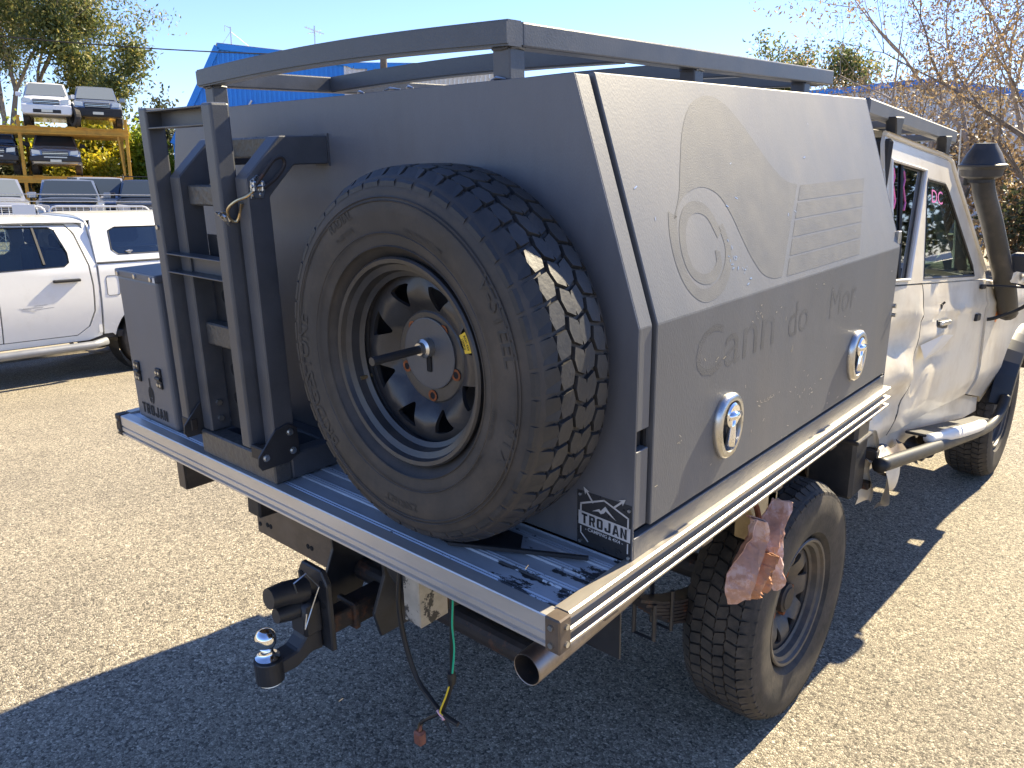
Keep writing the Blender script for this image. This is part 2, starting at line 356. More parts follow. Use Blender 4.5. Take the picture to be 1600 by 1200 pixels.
_txt = {}
def text_data(s, bold=False):
    if s in _txt: return _txt[s]
    cu = bpy.data.curves.new('lettering', 'FONT'); cu.body = s; cu.size = 1.0; cu.fill_mode = 'BOTH'; cu.resolution_u = 3
    cu.align_x = 'CENTER'
    if bold: cu.offset = .018
    ob = bpy.data.objects.new('lettering', cu); COL.objects.link(ob)
    dg = bpy.context.evaluated_depsgraph_get(); me = bpy.data.meshes.new_from_object(ob.evaluated_get(dg))
    V = [tuple(v.co) for v in me.vertices]; F = [tuple(p.vertices) for p in me.polygons]
    bpy.data.objects.remove(ob); bpy.data.meshes.remove(me); bpy.data.curves.remove(cu)
    _txt[s] = (V, F); return V, F
def text_on(name, s, fun, size, material, parent, sx=1.0, bold=False):
    """flat lettering: fun maps the text plane (u,v) to a point"""
    V, F = text_data(s, bold)
    return mesh_obj(name, [fun(v[0] * size * sx, v[1] * size) for v in V], F, material, parent)

# ------------------------------------------------------------ ground
def gz(x):
    def f(x):
        if x >= -1.2: return 0.0
        if x >= -7.4: return .05 * (x + 1.2)
        if x >= -9.2: return -.31 + .07 * (x + 7.4)
        if x >= -12: return -.436 + .436 * (-9.2 - x) / 2.8
        return 0.0
    return sum(f(x + d) for d in (-.3, -.15, 0, .15, .3)) / 5
xs = [-500, -200, -80, -40, -20, -13] + [-12.5 + .25 * i for i in range(48)] + [0, 1, 2, 4, 8, 20, 60, 200, 500]
ys = [-500, -100, -30, -10, -4, 0, 4, 8, 15, 30, 60, 150, 500]
V = [(x, y, gz(x)) for x in xs for y in ys]; n = len(ys)
F = [(i * n + j, (i + 1) * n + j, (i + 1) * n + j + 1, i * n + j + 1) for i in range(len(xs) - 1) for j in range(n - 1)]
g = mesh_obj('ground', V, F, 'asphalt', smooth=True); g['kind'] = 'structure'; g['label'] = 'coarse pale chip seal yard surface'
# kerb with verge
k = B(); k.prism([(-9.33, -.55), (-9.0, -.55), (-9.02, -.31), (-9.06, -.285), (-9.33, -.285)], 1, -30, 40)
o = k.build('kerb', 'concrete'); o['kind'] = 'structure'
v = B(); v.prism([(-12.6, -.6), (-9.32, -.6), (-9.32, -.288), (-10.4, -.15), (-12.6, .01)], 1, -30, 40)
o = v.build('verge', 'dirt'); o['kind'] = 'structure'
gv, gf = [], []
for i in range(2600):
    x = -9.30 - abs(random.gauss(0, .5)); y = random.uniform(-2, 8); z = -.29 + max(0, -9.32 - x) * .12; h = random.uniform(.03, .12); a = random.uniform(0, 6.3); w = .006
    if x < -10.4: continue
    b = len(gv); gv += [(x - w * math.cos(a), y - w * math.sin(a), z), (x + w * math.cos(a), y + w * math.sin(a), z), (x + random.gauss(0, .03), y + random.gauss(0, .03), z + h)]; gf.append((b, b + 1, b + 2))
o = mesh_obj('verge_grass', gv, gf, 'grass'); tag(o, 'dry tufts of grass along the kerb behind the white ute', 'grass', kind='stuff')

# ============================================================ THE TRUCK
TILT = R(3.05287)
truck = empty('tray_truck', (0, 0, -0.077785), (TILT, 0, 0))
tag(truck, 'tray-back ute with black camping canopy, spare wheel, ladder and crashed white cab', 'ute')
H = 1.0973; WX = .9183; LT = 1.807; YC = .2534; YF = 1.7729
XK = .9037; ZK = 1.5755; XT = .7528; ZT = 2.0248; XB = .902

# block capitals as strokes on a 4 x 7 grid
GLY = {'T': [[(0, 7), (4, 7), (4, 5.6), (2.75, 5.6), (2.75, 0), (1.25, 0), (1.25, 5.6), (0, 5.6)]],
       'R': [[(0, 0), (1.4, 0), (1.4, 7), (0, 7)], [(1.4, 5.7), (1.4, 7), (3.4, 7), (4, 6.3), (4, 3.6), (3.3, 2.9), (1.4, 2.9), (1.4, 4.1), (2.6, 4.1), (2.6, 5.7)], [(2.0, 2.9), (3.2, 2.9), (4, 0), (2.6, 0)]],
       'O': [[(0, .7), (.7, 0), (1.4, 1.3), (1.4, 5.7), (.7, 7), (0, 6.3)], [(.7, 7), (1.4, 5.7), (2.6, 5.7), (3.3, 7)], [(3.3, 7), (2.6, 5.7), (2.6, 1.3), (3.3, 0), (4, .7), (4, 6.3)], [(.7, 0), (3.3, 0), (2.6, 1.3), (1.4, 1.3)]],
       'J': [[(2.6, 7), (4, 7), (4, .7), (3.3, 0), (2.6, 1.3)], [(.7, 0), (3.3, 0), (2.6, 1.3), (1.4, 1.3)], [(.7, 0), (1.4, 1.3), (1.4, 2.6), (0, 2.6), (0, .7)]],
       'A': [[(0, 0), (1.3, 0), (2.35, 5.4), (2, 7), (1.3, 7)], [(2, 7), (2.35, 5.4), (2.8, 3.2), (3.3, 0), (4.3, 0), (4.3, 0), (2.9, 7)], [(1.5, 1.3), (1.8, 2.5), (2.9, 2.5), (3.1, 1.3)]],
       'N': [[(0, 0), (1.3, 0), (1.3, 7), (0, 7)], [(2.8, 0), (4.1, 0), (4.1, 7), (2.8, 7)], [(1.3, 7), (2.8, 2.2), (2.8, 0), (2.7, 0), (1.3, 4.6)]]}
def block_text(name, s_, fun, h, wd, material, parent):
    x0 = -len(s_) * 5.2 / 2 + .6; V_, F_ = [], []
    for i, c in enumerate(s_):
        for poly in GLY[c]:
            b0 = len(V_); V_ += [fun((x0 + i * 5.2 + p[0]) * wd, p[1] / 7 * h) for p in poly]
            F_ += [tuple(b0 + k for k in t) for t in tessellate_polygon([[Vector((p[0], p[1], 0)) for p in poly]])]
    return mesh_obj(name, V_, F_, material, parent)
# ---- tray
tray = B()
tray.prism([(-.90, .03), (-.90, LT - .03), (.90, LT - .03), (.90, .03)], 2, H - .045, H - .012)
for yy in (.22, .62, 1.02, 1.42, 1.75): tray.box((-.88, yy - .025, H - .115), (.88, yy + .025, H - .046), .003)
TR = tray.build('tray', 'brown_steel', truck)
# deck planks: real extrusions with ribs
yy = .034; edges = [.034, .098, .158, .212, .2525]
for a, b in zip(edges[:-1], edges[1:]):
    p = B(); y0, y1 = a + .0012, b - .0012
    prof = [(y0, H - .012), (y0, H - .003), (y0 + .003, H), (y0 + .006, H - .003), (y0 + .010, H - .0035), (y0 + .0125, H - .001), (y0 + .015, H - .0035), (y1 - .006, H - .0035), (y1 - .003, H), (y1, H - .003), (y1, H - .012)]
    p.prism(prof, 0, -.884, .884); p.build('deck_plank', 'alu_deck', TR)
# rear rail profile (y,z), extruded along x
rp = [(.034, H - .012), (.034, H - .001), (.0305, H + .001), (.012, H + .0005), (.002, H + .0005), (0, H - .002), (0, H - .032), (.004, H - .034), (.004, H - .036), (0, H - .038), (0, H - .050), (.0055, H - .052), (.0055, H - .055), (-.0015, H - .057), (-.0015, H - .063), (.02, H - .063), (.034, H - .05)]
b = B(); b.prism(rp, 0, -WX + .031, WX - .031); b.build('rear_rail', 'alu', TR)
sp = [(-.034, H - .012), (-.034, H + .004), (-.004, H + .0045), (0, H + .002), (0, H - .008), (-.004, H - .010), (-.016, H - .011), (-.016, H - .027), (-.004, H - .028), (.0005, H - .030), (.0005, H - .036), (-.003, H - .038), (-.003, H - .041), (-.018, H - .042), (-.018, H - .055), (-.004, H - .056), (-.001, H - .058), (-.001, H - .063), (-.034, H - .063)]
b = B(); b.prism([(WX + p[0], p[1]) for p in sp], 1, .031, LT, 0); b.build('side_rail', 'alu_side', TR)
b = B(); b.prism([(-WX - p[0], p[1]) for p in sp], 1, .031, LT, 0); b.build('side_rail', 'alu_side', TR)
for s in (1, -1):
    b = B(); b.box((min(s * (WX + .003), s * (WX - .032)), -.004, H - .068), (max(s * (WX + .003), s * (WX - .032)), .031, H + .003), .003)
    br = b.build('corner_bracket', 'rust_steel' if s < 0 else 'brown_steel', TR)
    for z in (H - .016, H - .052):
        b = B(); b.cyl((s * (WX - .016), -.0045, z), (s * (WX - .016), -.008, z), .0055, 8); b.build('rivet', 'zinc', TR)
        b = B(); b.cyl((s * (WX + .003), .016, z), (s * (WX + .0065), .016, z), .0055, 8); b.build('rivet', 'zinc', TR)
b = B(); b.prism([(-WX + .03, LT - .03), (WX - .03, LT - .03), (WX - .03, LT), (-WX + .03, LT)], 2, H - .063, H); b.build('front_rail', 'alu', TR)

# ---- chassis beneath
ch = B()
for s in (1, -1):
    ch.beam((s * .40, .16, .90), (s * .40, 3.0, .73), .07, .13, .006)
    ch.beam((s * .40, 3.0, .73), (s * .40, 4.9, .45), .07, .13, .006)
for yy, zz in ((.32, .92), (1.1, .86), (2.0, .80)): ch.beam((-.40, yy, zz), (.40, yy, zz), .06, .08, .004)
ch.lathe([(-.72, 0), (-.72, .045), (-.1, .05), (-.05, .13), (.1, .13), (.15, .05), (.72, .045), (.72, 0)], 20, 0, (0, 1.42, .414))
CH = ch.build('chassis', 'rust_steel', truck)
for s in (1, -1):     # leaf springs
    for i in range(7):
        b = B(); ln = .66 - i * .03
        pts = [(s * .58, 1.42 + t * ln, .46 - i * .012 + .17 * (t * ln / .62) ** 2) for t in [q / 6 for q in range(-6, 7)]]
        for p, q in zip(pts[:-1], pts[1:]): b.beam(p, q, .065, .009, 0, ext=.002)
        b.build('spring_leaf', 'rust_steel', CH)
    b = B(); b.tube([(s * .545, .93, .61), (s * .545, .93, .475), (s * .615, .93, .475), (s * .615, .93, .61)], .007, 6)
    b.tube([(s * .545, .83, .61), (s * .545, .83, .49), (s * .615, .83, .49), (s * .615, .83, .61)], .007, 6)
    b.tube([(s * .58, .80, .645), (s * .58, .80, .90)], .014, 8); b.build('spring_clamp', 'black_plate', CH)
b = B(); b.beam((.79, .10, .985), (.79, .52, .985), .05, .05, .006); b.beam((.79, .52, .985), (.79, 1.02, .97), .05, .06, .006); b.build('support_tube', 'cream_steel', CH)
b = B(); b.prism([(1.0, 1.03), (1.21, 1.03), (1.19, .735), (1.14, .72), (1.10, .80), (1.02, .90)], 0, .785, .80, .002); b.box((.70, 1.14, .735), (.80, 1.21, 1.03), .004); b.build('guard_bracket', 'cream_steel', CH)
b = B(); b.box((.595, .497, .652), (.716, .503, 1.03), .001); b.build('mud_flap', 'black_plate', CH)
b = B(); b.cyl((.65, .495, .74), (.65, .489, .74), .011, 12); b.build('flap_reflector', 'orange_lamp', CH)
b = B(); b.box((.66, 1.80, .655), (.83, 1.93, 1.00), .012); b.box((.65, 1.79, .87), (.84, 1.94, .885), .004); b.build('battery_box', 'snorkel_plastic', CH)

# ---- tow bar
tb = B(); tb.box((-.63, .29, .655), (-.185, .298, .80), .002); tb.box((-.63, .298, .78), (-.185, .33, .80), .002)
TB = tb.build('tow_bar', 'brown_steel', truck)
b = B(); b.tube([(-.60, .345, .675), (.56, .345, .675)], .034, 16); b.build('cross_tube', 'rust_steel', TB)
b = B()
for x, z in ((-.612, .69), (-.565, .70), (-.545, .70), (-.33, .70), (-.31, .70), (-.215, .685)): b.cyl((x, .292, z), (x, .2885, z), .0085, 10)
b.build('bolt_holes', 'dark_hole', TB)
for xa_ in (-.135, .10):
    b = B(); b.prism([(.17, .98), (.36, .98), (.40, .72), (.33, .60), (.22, .60), (.20, .68), (.245, .78), (.24, .86), (.17, .90)], 0, xa_, xa_ + .012, .002); b.build('gusset_plate', 'black_plate', TB)
b = B(); b.box((-.034, .19, .612), (.034, .46, .682), .006); b.box((-.042, .185, .606), (.042, .205, .688), .005); b.build('receiver', 'rust_steel', TB)
b = B(); b.cyl((-.05, .255, .647), (.055, .255, .647), .008, 10); b.tube([(.052, .255, .655), (.058, .245, .62), (.06, .26, .59), (.056, .272, .62), (.053, .262, .655)], .0025, 6); b.build('hitch_pin', 'rust_steel', TB)
b = B(); b.box((-.028, .10, .62), (.028, .20, .676), .004); b.build('shank', 'rust_steel', TB)
b = B(); b.prism([(-.068, .60), (.068, .60), (.068, .80), (.045, .838), (-.045, .838), (-.068, .80)], 1, .086, .104, .004); b.build('adaptor_plate', 'black_plate', TB)
b = B()
for x, z in ((-.045, .80), (.045, .80), (-.045, .735), (.045, .735)): b.cyl((x, .088, z), (x, .0845, z), .010, 12)
b.build('plate_holes', 'dark_hole', TB)
b = B(); b.box((-.036, .03, .655), (.036, .088, .755), .008); b.tube([(0, .06, .78), (0, .0, .795), (0, -.045, .80)], [.034, .032, .028], 14); b.tube([(0, .06, .735), (0, .01, .738), (0, -.03, .742)], [.026, .026, .02], 12); b.build('pintle_hook', 'black_plate', TB, auto=40)
b = B(); b.tube([(.03, .02, .80), (.046, .005, .84), (.05, .04, .855), (.05, .075, .80), (.045, .05, .745), (.052, .02, .70), (.05, .03, .74)], .0022, 6); b.build('safety_clip', 'zinc', TB)
b = B(); b.prism([(.085, .60), (.085, .69), (.045, .68), (.03, .655), (.005, .632), (-.045, .628), (-.045, .585), (.0, .583), (.05, .605)], 0, -.03, .03, .005)
b.cyl((0, -.066, .572), (0, -.066, .632), .037, 24); b.build('tongue', 'black_plate', TB)
b = B(); b.lathe([(.633, 0), (.633, .030), (.641, .032), (.645, .022), (.652, .0165), (.664, .016), (.672, .022), (.682, .0265), (.692, .0275), (.702, .0265), (.711, .022), (.7165, .015), (.718, .010), (.7175, 0)], 28, 2, (0, -.066, 0)); b.build('tow_ball', 'chrome', TB, auto=40)
b = B(); b.lathe([(.5715, 0), (.5715, .03), (.566, .032), (.562, .026), (.556, .02), (.556, 0)], 20, 2, (0, -.066, 0)); b.build('ball_nut', 'zinc', TB)
b = B(); b.box((.392, .08, .842), (.446, .10, 1.03), .002); b.box((.446, .08, .842), (.449, .165, 1.03), 0); b.box((.392, .155, .842), (.446, .165, 1.03), .002); b.build('lamp_post', 'alu_peel', TB)
b = B(); b.lathe([(.155, 0), (.155, .055), (.14, .062), (.13, .060), (.128, .05), (.128, 0)], 24, 1, (.325, 0, .935)); b.box((.30, .135, .93), (.37, .165, 1.03), .004); b.build('trailer_socket', 'black_plastic', TB)
b = B(); b.prism([(-.86, 1.03), (-.82, 1.03), (-.82, .805), (-.868, .808)], 1, .148, .155, .001); b.box((-.823, .155, .805), (-.818, .28, 1.03), 0); b.build('lamp_bracket', 'brown_steel', TB)
b = B(); b.box((.47, .28, .80), (.60, .285, 1.03), .001); b.box((.16, .30, .79), (.56, .36, .90), .006); b.build('rear_crossmember', 'black_plate', TB)

# exhaust
b = B(); b.tube([(.735, .12, .845), (.735, .20, .85), (.735, .45, .865), (.70, .8, .86), (.62, 1.1, .80)], .036, 24, cap=False); EX = b.build('exhaust_pipe', 'exhaust_steel', truck, smooth=True)
b = B(); b.tube([(.735, .1195, .845), (.735, .20, .85), (.735, .40, .863)], .0335, 24, cap=False); b.build('pipe_bore', 'rust_steel', EX, smooth=True)
b = B(); b.lathe([(.1198, .0335), (.1190, .0348), (.1198, .0362)], 24, 1, (.735, 0, .845)); b.build('pipe_lip', 'exhaust_steel', EX)

# wiring hanging under the tray
def smooth_path(P, k=8):
    out = []; P = [Vector(p) for p in P]; Q = [P[0]] + P + [P[-1]]
    for i in range(1, len(Q) - 2):
        for j in range(k):
            t = j / k; a, b_, c, d = Q[i - 1], Q[i], Q[i + 1], Q[i + 2]
            out.append(.5 * ((2 * b_) + (c - a) * t + (2 * a - 5 * b_ + 4 * c - d) * t * t + (3 * b_ - a - 3 * c + d) * t ** 3))
    out.append(P[-1]); return out
b = B(); b.tube(smooth_path([(.325, .13, .93), (.322, .12, .84), (.335, .12, .74), (.372, .12, .65), (.42, .12, .612), (.47, .115, .596), (.515, .12, .588)]), .0065, 8); WR = b.build('wiring_loom', 'wire_black', truck)
b = B(); b.tube(smooth_path([(.515, .12, 1.03), (.512, .12, .90), (.505, .12, .78), (.500, .12, .70), (.475, .12, .63), (.462, .118, .60)]), [.0055] * 41, 8); b.tube(smooth_path([(.462, .118, .60), (.47, .12, .575), (.49, .12, .55)]), .004, 6); b.tube(smooth_path([(.462, .118, .60), (.44, .12, .575), (.405, .12, .545), (.375, .12, .515)]), .0045, 6)
b.lathe([(.690, 0), (.695, .009), (.71, .011), (.725, .009), (.73, 0)], 8, 2, (.50, .12, 0)); b.build('black_cable', 'wire_black', WR)
b = B(); b.tube(smooth_path([(.526, .118, 1.03), (.521, .116, .93), (.515, .116, .86), (.518, .116, .80), (.508, .116, .73)]), .0024, 6); b.build('green_wire', 'wire_green', WR)
b = B(); b.tube(smooth_path([(.498, .112, .69), (.486, .11, .655), (.470, .109, .618), (.466, .109, .601), (.474, .112, .598)]), .0022, 6); b.build('yellow_wire', 'wire_yellow', WR)
b = B(); b.tube(smooth_path([(.455, .11, .603), (.468, .108, .597), (.476, .112, .59), (.468, .114, .582)]), .0035, 6); b.build('pink_tape', 'wire_pink', WR)
b = B(); b.box((.357, .108, .452), (.385, .132, .492), .005); b.tube([(.378, .12, .512), (.373, .118, .49)], .004, 6); b.build('cable_plug', 'plug_brown', WR)
b = B(); b.tube([(.377, .116, .52), (.371, .116, .502), (.366, .117, .488)], .0025, 5); b.tube([(.38, .122, .52), (.377, .12, .502), (.376, .12, .488)], .0025, 5); b.build('bare_copper', 'brass_wire', WR)

# ---- canopy
def prof_canopy(ins): return [(-XB + ins, H + .002), (XB - ins, H + .002), (XK - ins, ZK - ins * .2), (XT - ins * .8, ZT - ins * .15), (-XT + ins * .8, ZT - ins * .15), (-XK + ins, ZK - ins * .2)]
b = B(); b.prism(prof_canopy(.020), 1, YC + .004, YF - .004); CAN = b.build('canopy', 'black_plate', truck)
b = B(); b.prism(prof_canopy(0), 1, YC, YC + .0035, .001); b.build('rear_panel', 'powder', CAN)
b = B(); b.prism(prof_canopy(0), 1, YF - .0035, YF, .001); b.build('front_panel', 'powder', CAN)
b = B(); b.box((-XT + .012, YC + .004, ZT - .010), (XT - .012, YF - .004, ZT), .001); b.build('roof_panel', 'powder', CAN)
SL = (XT - XK) / (ZT - ZK); nrm = Vector((ZT - ZK, 0, XK - XT)).normalized()
def sx(z, off=0.0):  # x of the right-hand skin at height z
    return (XB + (XK - XB) * (z - H) / (ZK - H) if z <= ZK else XK + SL * (z - ZK)) + off
def skin(name, y0, y1, z0, z1, thick, off, material, side=1, bev=.0015):
    """bent sheet following the canopy side; outer face 'off' from the profile"""
    zz = [z0] + ([ZK] if z0 < ZK < z1 else []) + [z1]
    pts = [(sx(z) + off, z) for z in zz] + [(sx(z) + off - thick, z) for z in zz[::-1]]
    if side < 0: pts = [(-p[0], p[1]) for p in pts]
    q = B(); q.prism(pts, 1, y0, y1, bev); return q.build(name, material, CAN)
for s in (1, -1):
    for a, c in ((1.168, 1.333), (1.374, ZT - .001)): skin('rear_jamb', YC + .004, .300, a, c, .019, -.0005, 'powder_door', s)
    skin('front_jamb', 1.7645, YF - .004, 1.168, ZT - .001, .019, -.0005, 'powder_door', s)
    skin('sill_strip', YC + .004, YF - .004, H + .002, 1.149, .019, 0, 'powder_door', s)
    b = skin('side_door', .311, 1.757, 1.161, ZT + .004, .022, .004, 'powder_door', s, .002)
    skin('door_seal', .301, .310, 1.16, ZT - .006, .012, -.012, 'dark_hole', s)
# latches
def latch(y, z):
    q = B(); N_ = 36
    def ell(a, b_, sq=2.4):
        out = []
        for k in range(N_):
            t = 2 * math.pi * k / N_; c, s_ = math.cos(t), math.sin(t)
            w = a * (1.0 if s_ > 0 else (1.0 - .22 * (-s_)))
            out.append((y + w * math.copysign(abs(c) ** (2 / sq), c), z + b_ * math.copysign(abs(s_) ** (2 / sq), s_)))
        return out
    x0 = sx(z) + .004
    loops = [(ell(.060, .076), x0), (ell(.060, .076), x0 + .010), (ell(.054, .070), x0 + .017), (ell(.045, .060), x0 + .017), (ell(.042, .057), x0 + .004)]
    rings = [[q.bm.verts.new((xx, p[0], p[1])) for p in l] for l, xx in loops]
    for r0, r1 in zip(rings[:-1], rings[1:]):
        for k in range(N_): q.bm.faces.new([r0[k], r0[(k + 1) % N_], r1[(k + 1) % N_], r1[k]])
    L_ = q.build('latch', 'satin', CAN, auto=50)
    q = B(); rr = [q.bm.verts.new((x0 + .0045, p[0], p[1])) for p in ell(.0425, .0575)]; q.bm.faces.new(rr); q.build('latch_recess', 'black_plate', CAN)
    q = B(); q.lathe([(0, 0), (0, .029), (.012, .029), (.016, .025), (.016, 0)], 22, 0, (x0 + .004, y + .003, z + .026)); q.build('lock_dial', 'chrome', CAN, auto=40)
    q = B(); q.tube([(x0 + .012, y + .002, z + .022), (x0 + .016, y, z), (x0 + .016, y - .003, z - .022), (x0 + .013, y - .004, z - .042)], [.010, .0085, .0105, .013], 12); q.tube([(x0 + .018, y - .022, z + .028), (x0 + .020, y + .003, z + .026), (x0 + .018, y + .03, z + .024)], [.008, .011, .008], 10); q.build('latch_handle', 'chrome', CAN, smooth=True)
latch(.617, 1.291); latch(1.436, 1.286)
# hinge tab and striker at front edge
b = B(); b.box((sx(1.60) - .004, 1.745, 1.585), (sx(1.60) + .009, 1.772, 1.625), .002); b.build('hinge_tab', 'satin', CAN)
b = B(); b.cyl((.905, 1.765, 1.385), (.915, 1.765, 1.385), .008, 10); b.cyl((.905, 1.765, 1.355), (.917, 1.765, 1.355), .007, 10); b.box((.885, 1.758, 1.15), (.90, 1.772, 1.20), .002); b.build('striker', 'zinc', CAN)
# faded shapes on the sloping door skin: (y, height) -> point just off the skin
def slant(y, z, off=.0043): return Vector((XK + SL * (z - ZK), y, z)) + nrm * off
def decal_poly(name, pts, material='decal', fun=slant):
    t = tessellate_polygon([[Vector((p[0], p[1], 0)) for p in pts]]); return mesh_obj(name, [fun(*p) for p in pts], [tuple(x) for x in t], material, CAN)
def spl(P, k=6): return [(p.x, p.y) for p in smooth_path([(a, c, 0) for a, c in P], k)]
body = spl([(.458, 1.755), (.50, 1.80), (.535, 1.86), (.58, 1.93), (.64, 1.98), (.72, 2.0), (.79, 1.985), (.85, 1.945), (.91, 1.89), (.96, 1.845), (1.02, 1.808), (1.085, 1.795)])
body2 = spl([(.875, 1.592), (.83, 1.593), (.78, 1.61), (.745, 1.65), (.72, 1.70), (.70, 1.745), (.67, 1.785), (.63, 1.805), (.585, 1.81), (.53, 1.80), (.49, 1.78), (.470, 1.757)])
decal_poly('door_emblem', body + body2)
ys0 = lambda z: .890 + (z - 1.587) / (1.793 - 1.587) * (1.096 - .890) + .008
ye0 = lambda z: 1.394 + (z - 1.586) / (1.791 - 1.586) * (1.577 - 1.394)
zs = [1.589 + i * .0412 for i in range(6)]
for i in range(5):
    a, c = zs[i] + (.0025 if i else 0), zs[i + 1] - .0025; decal_poly('emblem_stripe', [(ys0(a), a), (ye0(a), a), (ye0(c), c), (ys0(c), c)])
def ring(name, path, w):
    P = spl(path, 8); L_, R_ = [], []
    for i, p in enumerate(P):
        a = P[max(0, i - 1)]; c = P[min(len(P) - 1, i + 1)]; d = Vector((c[0] - a[0], c[1] - a[1])).normalized(); ww = w * (1 - .25 * i / len(P)) / 2
        L_.append((p[0] - d.y * ww, p[1] + d.x * ww)); R_.append((p[0] + d.y * ww, p[1] - d.x * ww))
    n_ = len(P); V_ = [slant(*p) for p in L_ + R_]; mesh_obj(name, V_, [(i, i + 1, n_ + i + 1, n_ + i) for i in range(n_ - 1)], 'decal', CAN)
ring('emblem_ring', [(.458, 1.765), (.442, 1.72), (.440, 1.67), (.455, 1.63), (.490, 1.603), (.535, 1.60), (.585, 1.613), (.628, 1.645), (.648, 1.685), (.640, 1.73), (.60, 1.768)][:10], .030)
ring('emblem_spiral', [(.625, 1.71), (.60, 1.755), (.56, 1.772), (.515, 1.765), (.482, 1.735), (.468, 1.69), (.478, 1.652), (.512, 1.632), (.555, 1.632), (.592, 1.652), (.60, 1.68)], .026)
def plain_side(y, z): return Vector((sx(z) + .0043, y, z))
text_on('faded_lettering', 'Cann', lambda u, v: plain_side(.655 + u, 1.432 + v + .03 * u), .155, 'decal_faint', CAN, 1.2)
text_on('faded_lettering', 'do', lambda u, v: plain_side(.985 + u, 1.435 + v + .03 * u), .125, 'decal_faint', CAN, 1.0)
text_on('faded_lettering', 'Mor', lambda u, v: plain_side(1.29 + u, 1.44 + v + .03 * u), .125, 'decal_faint', CAN, .95)
# scratches through the coating
sv, sf = [], []
def scratch(y, z, n_, dy, dz, w=.0016):
    for i in range(n_):
        a = (y + random.gauss(0, dy), z + random.gauss(0, dz)); t = random.uniform(0, 3.14); l_ = random.uniform(.003, .014)
        c = (a[0] + l_ * math.cos(t), a[1] + .7 * l_ * math.sin(t)); d = Vector((c[0] - a[0], c[1] - a[1])).normalized() * w * random.uniform(.3, .7)
        f = slant if a[1] > ZK + .012 else plain_side; b0 = len(sv)
        if a[1] < ZK + .012 and a[1] > ZK - .012: continue
        for p in ((a[0] - d.y, a[1] + d.x), (a[0] + d.y, a[1] - d.x), (c[0] + d.y, c[1] - d.x), (c[0] - d.y, c[1] + d.x)): sv.append(f(*p) + Vector((.0004, 0, .0002)))
        sf.append((b0, b0 + 1, b0 + 2, b0 + 3))
for a in ((.70, 1.605, 9, .02, .02), (.655, 1.655, 10, .012, .02), (.75, 1.52, 8, .02, .01), (.82, 1.295, 12, .022, .004), (1.06, 1.26, 8, .04, .006), (.56, 1.45, 3, .01, .01), (.42, 1.32, 4, .01, .02), (1.0, 1.4, 25, .4, .12), (.9, 1.22, 20, .4, .04), (1.0, 1.75, 10, .4, .1)): scratch(*a)
mesh_obj('door_scratches', sv, sf, 'satin', CAN)
# maker's plate, rear face
def rearf(u, v, off=.0012): return Vector((.834 + u, YC - off, 1.163 + v))
b = B(); b.box((.766, YC - .0012, 1.099), (.899, YC - .0001, 1.221), 0); PL = b.build('maker_plate', 'sticker_dark', CAN)
def strip2(name, P, w, material, fun, closed=False):
    q = B(); n_ = len(P)
    for i in range(n_ if closed else n_ - 1):
        a = Vector(P[i]); c = Vector(P[(i + 1) % n_]); d = (c - a).normalized(); nn = Vector((-d.y, d.x)) * w / 2; e_ = d * w * .4
        q.add([fun(*(a - e_ + nn)), fun(*(a - e_ - nn)), fun(*(c + e_ - nn)), fun(*(c + e_ + nn))], [(0, 1, 2, 3)])
    return q.build(name, material, CAN)
f2 = lambda u, v: rearf(u, v, .0022); f3 = lambda u, v: rearf(u, v, .003)
strip2('plate_outline', [(-.058, .012), (-.058, .030), (.0, .052), (.058, .030), (.058, .006)], .0038, 'sticker_silver', f2)
strip2('plate_outline', [(-.058, -.022), (-.058, -.036), (-.04, -.052)], .003, 'sticker_silver', f2); strip2('plate_outline', [(.058, -.026), (.058, -.046)], .003, 'sticker_silver', f2)
mesh_obj('plate_banner', [f2(-.064, -.017), (f2(.064, -.022)), f2(.064, .009), f2(-.064, .014)], [(0, 1, 2, 3)], 'sticker_silver', CAN)
block_text('plate_lettering', 'TROJAN', lambda u, v: f3(u, v - .0148 - .04 * u), .0225, .0037, 'sticker_dark', CAN)
text_on('plate_small_lettering', '- CAMPING & 4X4 -', lambda u, v: f2(u, v - .0295 - .04 * u), .0105, 'sticker_silver', CAN, 1.05, True)
mesh_obj('plate_mountain', [f2(*p) for p in ((-.030, .020), (-.012, .030), (-.008, .027), (.003, .040), (.012, .031), (.030, .016), (.016, .023), (.004, .030), (.0, .024), (-.008, .020), (-.014, .024))], [tuple(range(11))], 'sticker_silver', CAN)
for (a, c) in (((-.028, .040), (-.046, .063)), ((.024, .044), (.046, .064))):
    strip2('plate_arrow', [a, c], .004, 'sticker_silver', f2); d = (Vector(c) - Vector(a)).normalized(); nn = Vector((-d.y, d.x)); cc = Vector(c)
    mesh_obj('arrow_head', [f3(*(cc + d * .008)), f3(*(cc - d * .008 + nn * .007)), f3(*(cc - d * .003)), f3(*(cc - d * .008 - nn * .007))], [(0, 1, 2, 3)], 'sticker_silver', CAN)
b = B()
for u, v in ((-.060, .050), (.060, .047), (-.060, -.056), (.060, -.056)): p = rearf(u, v); b.cyl(p, p + Vector((0, -.003, 0)), .0035, 8)
b.build('plate_rivets', 'zinc', CAN)
# weld drips on the canopy's upper edge
for x, l_ in ((.56, .02), (.24, .03), (.30, .012), (.13, .012)):
    b = B(); b.tube([(x - l_, YC + .01, ZT + .002), (x, YC + .006, ZT + .005), (x + l_, YC + .01, ZT + .002)], [.001, .004, .001], 6); b.build('weld_bead', 'satin', CAN)

